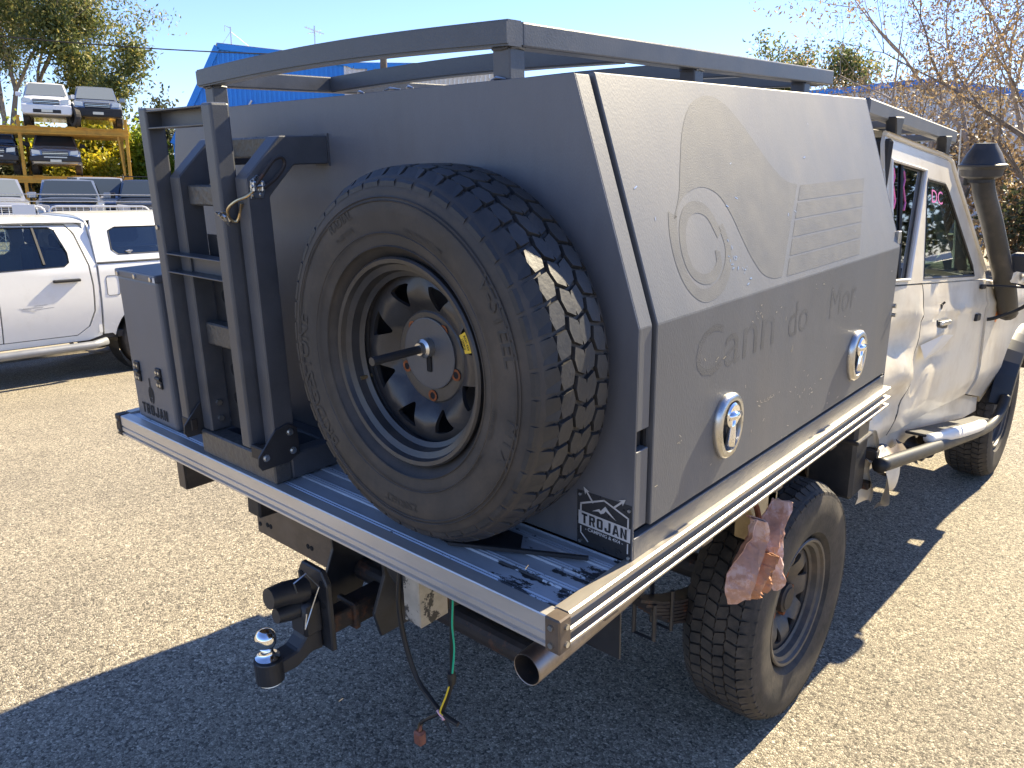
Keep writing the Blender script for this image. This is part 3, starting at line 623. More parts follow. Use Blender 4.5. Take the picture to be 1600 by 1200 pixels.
# ---- roof rack
def bowed(y, z, x0, x1, bow, name, parent, h=.0465, w=.0465):
    q = B(); n_ = 14; rows = []
    for i in range(n_ + 1):
        t = i / n_; x = x0 + (x1 - x0) * t; dz = bow * math.sin(math.pi * t)
        rows.append([q.bm.verts.new(p) for p in ((x, y - w / 2, z - h + dz), (x, y + w / 2, z - h + dz), (x, y + w / 2, z + dz), (x, y - w / 2, z + dz))])
    for a, c in zip(rows[:-1], rows[1:]):
        for k in range(4): q.bm.faces.new([a[k], a[(k + 1) % 4], c[(k + 1) % 4], c[k]])
    q.bm.faces.new(rows[0][::-1]); q.bm.faces.new(rows[-1]); bmesh.ops.recalc_face_normals(q.bm, faces=q.bm.faces[:])
    long = [e for e in q.bm.edges if abs((e.verts[0].co - e.verts[1].co).normalized().x) > .9]
    bmesh.ops.bevel(q.bm, geom=long, offset=.004, segments=2, affect='EDGES')
    return q.build(name, 'frame_steel', parent, auto=50)
ZR = 2.131
RK = bowed(.275, ZR, -.599, .595, .014, 'roof_rack', truck)
for s in (1, -1):
    b = B(); b.box((s * .5725 - .0225, .2985, ZR - .0465), (s * .5725 + .0225, 1.9, ZR - .0005), .004, 2); b.build('rack_rail', 'frame_steel', RK)
for yy in (.70, 1.30, 1.876): bowed(yy, ZR - .0012, -.549, .549, .010, 'rack_crossbar', RK)
for s in (1, -1):
    for yy in (.290, 1.0, 1.70):
        b = B(); b.box((s * .565 - .023, yy - .023, ZT - .001), (s * .565 + .023, yy + .023, ZR - .047), .003); b.build('rack_post', 'frame_steel', RK)
        b = B(); b.tube([(s * .565 - .02, yy - .0245, ZR - .048), (s * .565, yy - .0255, ZR - .049), (s * .565 + .02, yy - .0245, ZR - .047)], .0035, 6); b.tube([(s * .565 + .0235, yy - .02, ZR - .048), (s * .565 + .0255, yy, ZR - .046), (s * .565 + .0235, yy + .02, ZR - .048)], .0035, 6); b.build('rack_weld', 'frame_steel', RK)

# ---- ladder carrier frame and ladder
LF = B(); LF.box((-.365, .012, H + .001), (.003, .062, 1.166), .004); LF = LF.build('ladder_frame', 'hammered', truck)
for x in (-.0215, -.3405):
    b = B(); b.box((x - .0245, .0625, H + .001), (x + .0245, YC - .001, 1.165), .004); b.build('base_tube', 'frame_steel', LF)
    zt = 1.815
    b = B(); pts = [(.022, 1.1665), (.080, 1.1665), (.080, 1.802), (.152, 1.871), (YC - .003, 1.871), (YC - .003, 1.937), (.118, 1.937), (.022, 1.846)]
    b.prism(pts, 0, x - .0245, x + .0245, .003); b.build('upright', 'frame_steel', LF)
    b = B(); b.box((x - .028, YC - .0045, 1.866), (x + .028, YC - .0005, 1.942), 0); b.build('weld_pad', 'frame_steel', LF)
for z0, z1, mt in ((1.776, 1.826, 'hammered'), (1.412, 1.472, 'hammered')):
    b = B(); b.box((-.3155, .041, z0), (-.0465, .078, z1), .004); b.build('cross_tube', mt, LF)
b = B(); b.box((-.3155, .125, 1.888), (-.0465, .175, 1.936), .004); b.build('cross_tube', 'hammered', LF)
b = B(); b.box((-.3155, .205, H + .001), (-.0465, YC - .002, 1.15), .004); b.build('cross_tube', 'frame_steel', LF)
for z in (1.2, 1.245): # bolts on the inner face of left upright
    b = B(); b.cyl((-.316, .05, z), (-.309, .05, z), .008, 6); b.build('bolt', 'zinc', LF)
# perforated back plate between uprights
b = B(); b.box((-.315, .079, 1.17), (-.047, .0815, 1.70), 0); b.build('back_plate', 'black_plate', LF)
b = B()
for zz in (1.26, 1.34, 1.54, 1.60):
    for xx in (-.26, -.18, -.10): b.cyl((xx, .079, zz), (xx, .0775, zz), .018, 14)
b.build('plate_punching', 'dark_hole', LF)
def hexplate(x0, x1): 
    q = B(); q.prism([(-.030, 1.185), (.022, 1.243), (.060, 1.252), (.084, 1.235), (.086, 1.168), (.055, 1.150), (-.024, 1.150), (-.033, 1.165)], 0, x0, x1, .001); return q
hexplate(.0035, .009).build('hinge_plate', 'black_plate', LF); hexplate(-.374, -.3685).build('hinge_plate', 'black_plate', LF)
for yy, zz in ((-.010, 1.180), (.062, 1.228), (.066, 1.178)):
    b = B(); b.lathe([(.009, 0), (.009, .0095), (.0105, .0095), (.0105, .0065), (.0155, .0065), (.0155, 0)], 8, 0, (0, yy, zz)); b.build('bolt', 'zinc', LF)
# ladder
lad = B(); lad.box((-.104, -.010, 1.186), (-.0595, .038, 2.010), .006, 2)
LD = lad.build('ladder', 'frame_steel', truck); 
b = B(); b.box((-.421, -.010, 1.188), (-.3805, .038, 2.013), .005, 2); b.build('ladder_rail', 'frame_steel', LD)
for z0, z1 in ((1.962, 2.006), (1.604, 1.655)):
    b = B(); b.box((-.3805, -.008, z1 - .004), (-.104, .034, z1), .001); b.box((-.3805, -.008, z0), (-.104, .034, z0 + .004), .001); b.box((-.3805, .030, z0 + .004), (-.104, .034, z1 - .004), 0); b.build('rung', 'frame_steel', LD)
for xa_, xb_ in ((-.058, .0035), (-.42, -.366)):
    b = B(); b.box((xa_, -.012, 1.165), (xb_, .008, 1.20), .003); b.build('pivot_bar', 'rust_steel', LD)
b = B(); b.lathe([(0, 0), (0, .006), (.004, .006), (.004, 0)], 8, 1, (-.3995, -.014, 1.72)); b.build('rail_rivet', 'zinc', LD)
# over-centre latch
b = B(); b.prism([(.028, 1.800), (.060, 1.800), (.070, 1.828), (.050, 1.852), (.030, 1.84)], 0, .0035, .007, .0005); LA = b.build('draw_latch', 'satin', truck)
b = B()
for yy, zz in ((.036, 1.808), (.055, 1.808), (.060, 1.834), (.042, 1.842)): b.cyl((.007, yy, zz), (.010, yy, zz), .0045, 8)
b.box((.007, .030, 1.815), (.018, .040, 1.838), .002); b.box((.007, .052, 1.815), (.018, .060, 1.838), .002); b.cyl((.014, .026, 1.827), (.014, .064, 1.827), .004, 8); b.build('latch_rivets', 'zinc', LA)
b = B(); b.tube(smooth_path([(.016, .038, 1.83), (.026, .065, 1.865), (.028, .085, 1.885), (.026, .105, 1.888), (.024, .112, 1.872), (.022, .09, 1.845), (.016, .056, 1.822)], 5), .0042, 8); b.build('latch_lever', 'rust_steel', LA)
b = B(); b.tube(smooth_path([(.014, .045, 1.826), (.0, .022, 1.806), (-.02, .004, 1.795), (-.04, -.006, 1.778), (-.05, .0, 1.757), (-.048, .016, 1.748), (-.038, .022, 1.768), (-.02, .018, 1.79)], 5), .0036, 8); b.build('latch_hook', 'brass_wire', LA)
b = B(); b.prism([(-.030, 1.772), (.004, 1.772), (.002, 1.738)], 0, -.0593, -.0565, .0004); b.cyl((-.0565, -.018, 1.766), (-.053, -.018, 1.766), .004, 8); b.cyl((-.0565, -.003, 1.752), (-.053, -.003, 1.752), .004, 8); b.tube([(-.057, -.012, 1.765), (-.046, -.010, 1.760), (-.046, -.004, 1.752), (-.057, -.004, 1.758)], .004, 6); b.build('latch_keeper', 'satin', LA)

# ---- storage box with cut-out lettering
BX0, BX1 = -.838, -.572
b = B(); b.box((BX0, .040, H + .001), (BX1, .245, 1.556), .012, 3); BXO = b.build('storage_box', 'powder', truck)
b = B(); b.box((BX0 - .003, .036, 1.550), (BX1 + .003, .247, 1.573), .005, 2); b.build('box_lid', 'powder', BXO)
for x in (BX0 + .022, (BX0 + BX1) / 2 + .005, BX1 - .024):
    b = B(); b.cyl((x, .036, 1.560), (x, .032, 1.560), .007, 10); b.build('screw', 'zinc', BXO)
b = B(); b.box((BX1 - .010, .034, 1.552), (BX1 + .004, .0355, 1.566), 0); b.build('worn_corner', 'sticker_silver', BXO)
for x in (BX0 + .052, BX1 - .07):
    b = B(); b.box((x - .015, .034, 1.225), (x + .015, .0405, 1.252), .002); b.box((x - .015, .034, 1.262), (x + .015, .0405, 1.289), .002); b.cyl((x - .015, .034, 1.257), (x + .015, .034, 1.257), .006, 8); hg = b.build('box_hinge', 'black_plastic', BXO)
    for dx in (-.008, .008):
        for z in (1.237, 1.276): b = B(); b.cyl((x + dx, .0345, z), (x + dx, .0315, z), .005, 8); b.build('hinge_screw', 'zinc', BXO)
def boxf(u, v): return Vector((-.715 + u, .0385, v))
block_text('box_lettering', 'TROJAN', lambda u, v: boxf(u + .004, 1.122 + v), .034, .0056, 'cutout', BXO)
hel = [(-.016, 1.205), (-.017, 1.19), (-.012, 1.172), (-.004, 1.163), (-.003, 1.18), (-.0085, 1.186), (.0085, 1.186), (.003, 1.18), (.004, 1.163), (.012, 1.172), (.017, 1.19), (.016, 1.205), (.010, 1.216), (.003, 1.22), (.003, 1.248), (-.003, 1.248), (-.003, 1.22), (-.010, 1.216)]
t = tessellate_polygon([[Vector((p[0], p[1], 0)) for p in hel]]); mesh_obj('box_emblem', [boxf(p[0] - .004, p[1] - .003) for p in hel], [tuple(x) for x in t], 'cutout', BXO)

# ---- wheels
def crown(o, w, Rr): return Rr - .022 * abs(2 * o / w) ** 4
def tyre_mesh(Rr, w, rb, name, material, parent, mode):
    q = B()
    prof = [(-.33 * w, rb - .006), (-.37 * w, rb + .004), (-.43 * w, rb + .018), (-.455 * w, rb + .022), (-.475 * w, rb + .05), (-.497 * w, rb + .085), (-.5 * w, rb + .105), (-.492 * w, Rr - .058), (-.484 * w, Rr - .052), (-.482 * w, Rr - .048), (-.470 * w, Rr - .036), (-.44 * w, Rr - .024)]
    n_ = 7
    prof += [(-.42 * w + .84 * w * i / n_, crown(-.42 * w + .84 * w * i / n_, w, Rr) - .0085) for i in range(n_ + 1)]
    prof += [(-a, r) for a, r in prof[:12][::-1]]
    q.lathe(prof, 96, 1); return q.build(name, material, parent, auto=40)
def tread_mesh(Rr, w, N, rows, name, material, parent, depth=.009, zig=.0, seed=1):
    rnd = random.Random(seed); q = B()
    for (o0, o1, ph, ang, side) in rows:     # one row of blocks between two offsets
        for k in range(N):
            c0 = (k + ph) / N * 2 * math.pi; dc = 2 * math.pi / N; gap = .006 / Rr
            h0, h1 = c0 + gap / 2, c0 + dc - gap / 2; mid = (h0 + h1) / 2; z = zig / w
            ph_ = [(o0 * w + (0 if side == -1 else z * 0), h0), (o0 * w - (0 if side == -1 else z * w * .5), mid), (o0 * w, h1), (o1 * w, h1 + ang * dc), (o1 * w + (0 if side == 1 else z * w * .5), mid + ang * dc), (o1 * w, h0 + ang * dc)]
            cx = sum(p[0] for p in ph_) / 6; ca = sum(p[1] for p in ph_) / 6
            def rad(oo, dr): return crown(oo, w, Rr) + dr - (max(0, abs(oo) / w - .43) * .30 * (1 if dr == 0 else .6))
            lo, hi = [], []
            for o, t in ph_:
                for lst, s_, dr in ((lo, 1.0, -depth - .002), (hi, .93, 0)):
                    oo = cx + (o - cx) * s_; tt = ca + (t - ca) * s_; rr = rad(oo, dr)
                    lst.append(q.bm.verts.new((rr * math.cos(tt), oo, rr * math.sin(tt))))
            for i in range(6): q.bm.faces.new([lo[i], lo[(i + 1) % 6], hi[(i + 1) % 6], hi[i]])
            q.bm.faces.new([hi[0], hi[1], hi[2], hi[3]]); q.bm.faces.new([hi[0], hi[3], hi[4], hi[5]])
    return q.build(name, material, parent)
def rim_mesh(rb, w, disc_y, r_disc, r_hub, name, material, parent, nh=8, h0=.105, h1=.165):
    """steel wheel with triangular vents; outer face towards -y"""
    q = B(); e = -.40 * w
    q.lathe([(e + .010, rb + .004), (e - .002, rb + .006), (e - .006, rb + .002), (e - .004, rb - .006), (e + .006, rb - .010), (e + .012, rb - .022), (e + .030, rb - .026), (e + .036, rb - .036), (disc_y - .042, r_disc + .010), (disc_y - .02, r_disc + .008), (disc_y + .02, r_disc + .006), (.36 * w, r_disc + .006), (.40 * w, rb)], 72, 1)
    # disc in sectors, each with a rounded triangular vent
    seg = 2 * math.pi / nh; NS = 24
    for k in range(nh):
        a0 = k * seg; am = a0 + seg / 2; rm = (h0 + h1) / 2; cx, cz = rm * math.cos(am), rm * math.sin(am)
        # sector outline
        out = []
        for i in range(9): t = a0 + seg * i / 8; out.append((r_disc + .008, t))
        for i in range(1, 6): out.append((r_disc + .008 + (r_hub - r_disc - .008) * i / 6, a0 + seg))
        for i in range(9): t = a0 + seg - seg * i / 8; out.append((r_hub, t))
        for i in range(1, 6): out.append((r_hub + (r_disc + .008 - r_hub) * i / 6, a0))
        op = [(r * math.cos(t), r * math.sin(t)) for r, t in out]
        # vent corners: narrow end at the hub
        tri = [(h1 - .003, am - seg * .25), (h1, am - seg * .19), (h1 + .0015, am), (h1, am + seg * .19), (h1 - .003, am + seg * .25), (rm, am + seg * .18), (h0 + .003, am + seg * .06), (h0, am + seg * .03), (h0, am - seg * .03), (h0 + .003, am - seg * .06), (rm, am - seg * .18)]
        tp = [(r * math.cos(t), r * math.sin(t)) for r, t in tri]
        def ray_hit(poly, ang):
            best = None; dx, dz = math.cos(ang), math.sin(ang)
            for i in range(len(poly)):
                x1, z1 = poly[i][0] - cx, poly[i][1] - cz; x2, z2 = poly[(i + 1) % len(poly)][0] - cx, poly[(i + 1) % len(poly)][1] - cz
                den = dx * (z2 - z1) - dz * (x2 - x1)
                if abs(den) < 1e-12: continue
                t = (x1 * (z2 - z1) - z1 * (x2 - x1)) / den; u = (x1 * dz - z1 * dx) / den
                if t > 0 and -1e-6 <= u <= 1 + 1e-6 and (best is None or t < best): best = t
            return best if best is not None else .01
        def dome(x, z):
            r = math.hypot(x, z); f = min(1, max(0, (r_disc - r) / (r_disc - r_hub))); return disc_y - .036 - .010 * math.sin(min(1, f * 1.6) * math.pi) + .030 * max(0, (f - .62) / .38) ** 1.3
        angs = sorted([math.atan2(p[1] - cz, p[0] - cx) for p in op] + [math.atan2(p[1] - cz, p[0] - cx) for p in tp])
        A_, H_, G_ = [], [], []
        for an in angs:
            t1 = ray_hit(op, an); t0 = ray_hit(tp, an); x1, z1 = cx + t1 * math.cos(an), cz + t1 * math.sin(an); x0, z0 = cx + t0 * math.cos(an), cz + t0 * math.sin(an)
            A_.append(q.bm.verts.new((x1, dome(x1, z1), z1))); H_.append(q.bm.verts.new((x0, dome(x0, z0), z0))); G_.append(q.bm.verts.new((x0, dome(x0, z0) + .010, z0)))
        for i in range(len(angs)):
            j = (i + 1) % len(angs); q.bm.faces.new([A_[i], A_[j], H_[j], H_[i]]); q.bm.faces.new([H_[i], H_[j], G_[j], G_[i]])
    bmesh.ops.remove_doubles(q.bm, verts=q.bm.verts[:], dist=1e-4)
    return q.build(name, material, parent, auto=32)

# spare wheel (faces the rear)
XS, ZS, RS, WS = .4882, 1.4866, .3863, .228; YS = .0155 + WS / 2 + .006
SPW = tyre_mesh(RS, WS, .214, 'spare_wheel', 'rubber', truck, 0); SPW.location = (XS, YS, ZS)
rows = [(-.475, -.315, 0, .10, -1), (-.282, -.165, .10, .12, 0), (-.105, -.008, .60, -.2, 0), (.008, .105, .40, .2, 0), (.165, .282, .1, -.12, 0), (.315, .475, 0, -.10, 1)]
tread_mesh(RS, WS, 46, rows, 'tread', 'rubber_tread', SPW, .010, .014)
rim_mesh(.209, WS, -.0, .172, .086, 'rim', 'rim_black', SPW, 8, .112, .158)
b = B(); b.lathe([(-.012, .0), (-.012, .060)], 40, 1); b.lathe([(-.004, .058), (-.018, .060), (-.020, .066), (-.020, .094), (-.016, .1), (.0, .103)], 48, 1); b.build('hub_ring', 'rim_black', SPW, auto=30)
b = B(); b.lathe([(-.019, 0), (-.024, 0), (-.024, .073), (-.0235, .075), (-.019, .075)], 48, 1, (0, 0, .008)); b.build('clamp_plate', 'frame_steel', SPW)
b = B(); b.box((-.006, -.0255, -.03), (.008, -.0243, .004), .002); b.build('plate_slot', 'dark_hole', SPW)
for k, a in enumerate((-160, -88, -16, 56, 128)):
    ca, sa = math.cos(R(a)) * .0785, math.sin(R(a)) * .0785
    b = B(); b.lathe([(-.0215, .0125), (-.0225, .0125), (-.0225, .0075), (-.0215, .0075)], 16, 1, (ca, 0, sa - .004), closed=True); b.build('stud_hole_rim', 'rust', SPW)
    b = B(); b.lathe([(-.0215, 0), (-.0215, .009)], 16, 1, (ca, 0, sa - .004)); b.build('stud_hole', 'dark_hole', SPW)
b = B(); b.cyl((0, -.024, .022), (0, -.172, .022), .0088, 12); b.build('mount_bolt', 'black_plate', SPW)
b = B(); b.lathe([(-.024, .0), (-.024, .020), (-.040, .020), (-.044, .014), (-.052, .013), (-.052, 0)], 18, 1, (0, 0, .022)); b.build('mount_nut', 'satin', SPW, auto=35)
b = B(); b.cyl((-.168, -.045, -.062), (-.172, -.072, -.064), .0045, 8); b.build('valve', 'brass_wire', SPW)
def disc_pt(r, a, y): return Vector((r * math.cos(a), y, r * math.sin(a)))
def tag_f(u, v): return disc_pt(.143 + v, R(22) - u / .143, -.0478)
b = B(); N_ = 12
qv = [tag_f(-.020 + .040 * i / N_, -.009) for i in range(N_ + 1)] + [tag_f(-.020 + .040 * i / N_, .009) for i in range(N_ + 1)][::-1]
mesh_obj('load_sticker', qv, [tuple(range(len(qv)))], 'yellow_tag', SPW)
for s_, v0 in (('ROH 4X4', .001), ('1250KG', -.0075)): text_on('sticker_print', s_, lambda u, v: tag_f(u, v + v0) + Vector((0, -.0008, 0)), .0075, 'cutout', SPW, .95, True)
# raised sidewall lettering
def side_text(s_, ang, rad, size, flip=False):
    V_, F_ = text_data(s_, True)
    def f(u, v):
        r = rad + (v if not flip else -v); a = R(ang) - (u if not flip else -u) / rad
        # follow the sidewall bulge
        rr = (r - .214) / (RS - .214); yb = -.5 * WS + .012 * abs(rr - .62) * 1.2
        return disc_pt(r, a, yb - .0022)
    mesh_obj('sidewall_lettering', [f(v[0] * size, v[1] * size) for v in V_], F_, 'rubber_tread', SPW)
side_text('V-STEEL', 24, .298, .046); side_text('M I X', -18, .300, .042); side_text('BRIDGESTONE', 196, .300, .046); side_text('RADIAL', 118, .304, .024); side_text('TUBE TYPE', 119, .280, .013); side_text('7.50R16LT', 268, .292, .022); side_text('LOAD RANGE F  12PR', 70, .268, .011); side_text('MADE IN JAPAN', 320, .256, .011); side_text('STEEL BELTED', 345, .262, .010); side_text('0708', 288, .256, .010)
b = B()
for rr, yy in ((.236, -.455), (.322, -.496), (.329, -.492), (.262, -.493)): b.lathe([(yy * WS - .0022, rr - .0014), (yy * WS - .0036, rr), (yy * WS - .0022, rr + .0014)], 96, 1)
b.build('sidewall_ridges', 'rubber', SPW)
b = B(); b.beam((.565, .070, H + .007), (.83, .205, H + .007), .010, .008, .001); b.prism([(.46, .085), (.57, .072), (.70, .145), (.66, .20), (.46, .20)], 2, H + .0015, H + .0035); b.build('wheel_cradle', 'black_plate', truck)

# road wheels
def road_wheel(x, y, z, Rr, side, name, rot=0, w=.25, roll=0):
    t_ = tyre_mesh(Rr, w, .224, name, 'rubber_road', truck, 0); t_.location = (x, y, z); t_.rotation_euler = (0, 0, (R(90) if side > 0 else R(-90)) + rot)
    rows_ = [(-.475, -.32, 0, .12, -1), (-.30, -.17, .15, -.2, 0), (-.145, -.02, .4, .25, 0), (.005, .14, .6, -.25, 0), (.165, .30, .2, .2, 0), (.32, .475, .1, -.12, 1)]
    tread_mesh(Rr, w, 62, rows_, 'tread', 'rubber_road', t_, .009, .008)
    rim_mesh(.216, w, -.02, .176, .075, 'rim', 'rim_dusty', t_, 8, .108, .158)
    q = B(); q.lathe([(-.02, .072), (-.03, .070), (-.036, .052), (-.062, .050), (-.066, .04), (-.070, .038), (-.070, 0)], 28, 1); q.build('hub', 'rust_steel', t_, auto=30)
    for k in range(5):
        a = 2 * math.pi * k / 5; q = B(); q.cyl((.077 * math.cos(a), -.02, .077 * math.sin(a)), (.077 * math.cos(a), -.048, .077 * math.sin(a)), .011, 6); q.build('wheel_nut', 'rust', t_)
    return t_
RW_ = .414
road_wheel(.84 - .125, 1.4201, .0022 + RW_, RW_, 1, 'rear_wheel'); road_wheel(-.84 + .125, 1.4201, .0022 + RW_, RW_, -1, 'rear_wheel')
road_wheel(.84 - .125, 4.5971, -.1674 + RW_, RW_, 1, 'front_wheel', rot=R(0)); road_wheel(-.84 + .125, 4.5971, -.1674 + RW_, RW_, -1, 'front_wheel')

# ---- cab: own pitch on the bent chassis
CB = R(6.5)
def incab(o): o.location = (0, 2.07, 1.40); o.rotation_euler = (-CB, 0, 0); return o
def dents(y, z):
    d = 0.0
    def bump(cy, cz, ry, rz, a): 
        return a * math.exp(-((y - cy) / ry) ** 2 - ((z - cz) / rz) ** 2)
    d += bump(.12, -.20, .16, .07, -.035) + bump(.20, -.34, .14, .06, .028) + bump(.05, -.46, .2, .06, -.04) + bump(.30, -.12, .06, .10, .02)
    d += bump(.62, -.22, .20, .035, .022) + bump(.70, -.31, .26, .045, -.040) + bump(.46, -.42, .10, .09, -.030) + bump(.9, -.5, .3, .10, -.03) + bump(1.15, -.28, .18, .12, -.018)
    d += .006 * math.sin(y * 17 + z * 9) * math.exp(-((y - .3) / .35) ** 2) + .004 * math.sin(z * 31 + y * 5) * math.exp(-((y - .45) / .4) ** 2)
    return d * (.62 if y > .42 else 1.0 if y < .3 else 1.0 - .38 * (y - .3) / .12)
def cabx(y, z, dent=True):
    if z >= 0: x = .82 - .152 * z
    else:
        x = .82 + .014 * min(1, -z / .12); x += (.006 if -.115 > z > -.15 else 0)
        if z < -.52: x -= (-.52 - z) * .35
    if dent and z < .02: x += dents(y, z) * min(1, (-z + .02) / .08)
    return x
ZL = [-.6 + .03 * i for i in range(21)] + [.1, .2, .3, .4]; YL = [-.1 + .05 * i for i in range(34)]
CABO = [(-.12, .003), (1.49, .003), (1.47, .03), (.80, .50), (.74, .515), (-.10, .515), (-.12, .48)]
CABH = [[(-.06, .02), (.155, .02), (.39, .435), (-.05, .435)], [(.365, .02), (1.235, .02), (1.20, .07), (.745, .385), (.70, .405), (.435, .405), (.425, .39)]]
CABB = B(); CABB.box((-.77, -.11, -.58), (.77, -.085, .50), .01); CABB.box((-.78, -.10, -.60), (.78, 1.55, -.52), .01); CABB.box((-.70, 1.35, -.5), (.70, 1.5, -.04), .02)
CAB = incab(CABB.build('cab', 'interior', truck))
for s in (1, -1):
    panel('door_frame', CABO, CABH, ZL, [], lambda y, z: cabx(y, z, False), .012, 'white_body', CAB, s)
    seam = [(.345, -.003), (.385, -.09), (.365, -.2), (.345, -.35), (.285, -.46), (.245, -.60)]
    b = B(); b.tube([(s * (cabx(p.x, p.y, s > 0) - .010), p.x, p.y) for p in smooth_path([(q_[0], q_[1], 0) for q_ in seam], 5)], .011, 6); b.build('door_shut_line', 'panel_gap', CAB)
    rd = [(-.12, -.003)] + [(p[0] - .006, p[1]) for p in seam] + [(-.12, -.60)]
    panel('rear_door', rd, [], ZL, YL, lambda y, z: cabx(y, z, s > 0), .03, 'white_body', CAB, s)
    fd = [(p[0] + .006, p[1]) for p in seam] + [(1.55, -.60), (1.60, -.45), (1.53, -.2), (1.49, -.003)]
    panel('front_door', fd, [], ZL, YL, lambda y, z: cabx(y, z, s > 0), .03, 'white_body', CAB, s)
    arch = [(2.644 + .50 * math.cos(R(a)), -.859 + .50 * math.sin(R(a))) for a in range(30, 166, 9)]
    fe = [(1.50, -.006), (1.54, -.2), (1.61, -.45), (1.565, -.60), (2.05, -.68)] + arch[::-1] + [(3.2, -.55), (3.22, -.12), (2.8, -.085), (1.9, -.03)]
    panel('front_guard', fe, [], ZL, YL, lambda y, z: cabx(y, z, False) + .01, .04, 'white_body', CAB, s)
    # glass
    for i, (h, gm) in enumerate(((CABH[0], 'glass_tint'), (CABH[1], 'glass_clear'))):
        mesh_obj('side_window', [(s * (cabx(y, z, False) - .008), y, z) for y, z in h], [tuple(range(len(h)))], gm, CAB)
    # window frame trims
    b = B(); h = CABH[0]; P = [(s * (cabx(y, z, False) + .003), y, z) for y, z in h]; b.tube(P, .008, 6, closed=True); b.build('window_frame', 'white_trim', CAB)
    b = B(); h = CABH[1]; P = [(s * (cabx(y, z, False) - .004), y, z) for y, z in h]; b.tube(P, .007, 6, closed=True); b.build('window_seal', 'black_plastic', CAB)
    b = B(); b.beam((s * (cabx(0, .02, False) - .006), .055, .02), (s * (cabx(0, .43, False) - .006), .10, .435), .012, .012, .002); b.build('window_divider', 'black_plastic', CAB)
    b = B(); b.tube(smooth_path([(s * .742, -.11, .517), (s * .743, .4, .517), (s * .743, .76, .512), (s * .758, .88, .440), (s * .815, 1.46, .045)], 5), .009, 8); b.build('gutter', 'white_body', CAB)
    # front guard flare
    fl = B()
    for i in range(len(arch) - 1):
        (y0, z0), (y1, z1) = arch[i], arch[i + 1]
        fl.add([(s * .80, y0, z0), (s * .80, y1, z1), (s * .925, y1, z1 - .0), (s * .925, y0, z0 - .0), (s * .925, 2.644 + (y0 - 2.644) * 1.1, -.859 + (z0 + .859) * 1.1), (s * .925, 2.644 + (y1 - 2.644) * 1.1, -.859 + (z1 + .859) * 1.1), (s * .83, 2.644 + (y0 - 2.644) * 1.16, -.859 + (z0 + .859) * 1.16), (s * .83, 2.644 + (y1 - 2.644) * 1.16, -.859 + (z1 + .859) * 1.16)], [(0, 1, 2, 3), (3, 2, 5, 4), (4, 5, 7, 6)])
    fl.build('guard_flare', 'black_plastic', CAB, smooth=True)
# roof, windscreen, bonnet
def sheet(name, f, nu, nv, material, parent, thick=0):
    V_ = [f(i / nu, j / nv) for i in range(nu + 1) for j in range(nv + 1)]; F_ = [(i * (nv + 1) + j, (i + 1) * (nv + 1) + j, (i + 1) * (nv + 1) + j + 1, i * (nv + 1) + j + 1) for i in range(nu) for j in range(nv)]
    return mesh_obj(name, V_, F_, material, parent, True)
sheet('roof', lambda u, v: (-.755 + 1.51 * u, -.115 + .90 * v, .522 + .075 * (1 - abs(2 * u - 1) ** 3.5) * (1 - abs(2 * v - 1) ** 6 * .6)), 24, 12, 'white_body', CAB)
sheet('roof_lining', lambda u, v: (-.745 + 1.49 * u, -.10 + .87 * v, .505), 2, 2, 'interior', CAB)
sheet('windscreen', lambda u, v: ((-1 + 2 * u) * (.80 - .06 * v), 1.47 - .66 * v, .035 + .465 * v), 4, 4, 'glass_clear', CAB)
sheet('bonnet', lambda u, v: ((-1 + 2 * u) * .82, 1.49 + 1.70 * v, -.01 - .09 * v + .05 * (1 - abs(2 * u - 1) ** 4)), 16, 10, 'white_body', CAB)
for s in (1, -1):
    panel('rocker_panel', [(-.12, -.605), (1.56, -.605), (2.05, -.685), (2.08, -.77), (-.12, -.74)], [], [-.65, -.7], YL, lambda y, z: .775 + (dents(y, z + .1) * .6 if s > 0 else 0), .10, 'white_body', CAB, s)
b = B(); b.box((-.82, 3.19, -.60), (.82, 3.24, -.11), .02); b.build('grille', 'black_plastic', CAB)
# seats, wheel, dash
for sxx in (-.36, .36):
    b = B(); b.box((sxx - .25, .50, -.42), (sxx + .25, 1.0, -.28), .05, 2); b.box((sxx - .25, .42, -.30), (sxx + .25, .55, .18), .05, 2); b.box((sxx - .13, .42, .2), (sxx + .13, .52, .36), .04, 2); b.build('seat', 'seat_grey', CAB)
b = B(); b.box((-.7, -.05, -.35), (.7, .1, .2), .05); b.build('rear_bench', 'seat_grey', CAB)
b = B(); b.tube([(.38 + .18 * math.cos(t), 1.12 - .09 * math.sin(t), -.02 + .16 * math.sin(t)) for t in [2 * math.pi * i / 20 for i in range(20)]], .014, 8, closed=True); b.build('steering_wheel', 'steering', CAB)
b = B(); b.box((-.30, .80, .02), (-.10, .82, .22), .0); b.build('green_sheet', 'green_paper', CAB)
b = B(); b.tube([(.0, .86, .46), (.0, .90, .40)], .006, 6); b.box((-.12, .885, .34), (.12, .905, .40), .01); b.build('inner_mirror', 'black_plastic', CAB)
# paint marks on glass
def fwin(u, v): return Vector((cabx(0, .33, False) - .004 - .152 * (v), .62 + u, .31 + v))
text_on('window_marking', 'DC', lambda u, v: fwin(u * 1.3 - .02, v + .01), .075, 'pink', CAB, 1.3)
for y0 in (-.01, .115):
    b = B(); P = [(cabx(0, .40 - .03 * i, False) - .003, y0 + .012 * math.sin(i * 2.1), .41 - .028 * i) for i in range(6)]; b.tube(P, .004, 5); b.build('window_marking', 'pink', CAB)
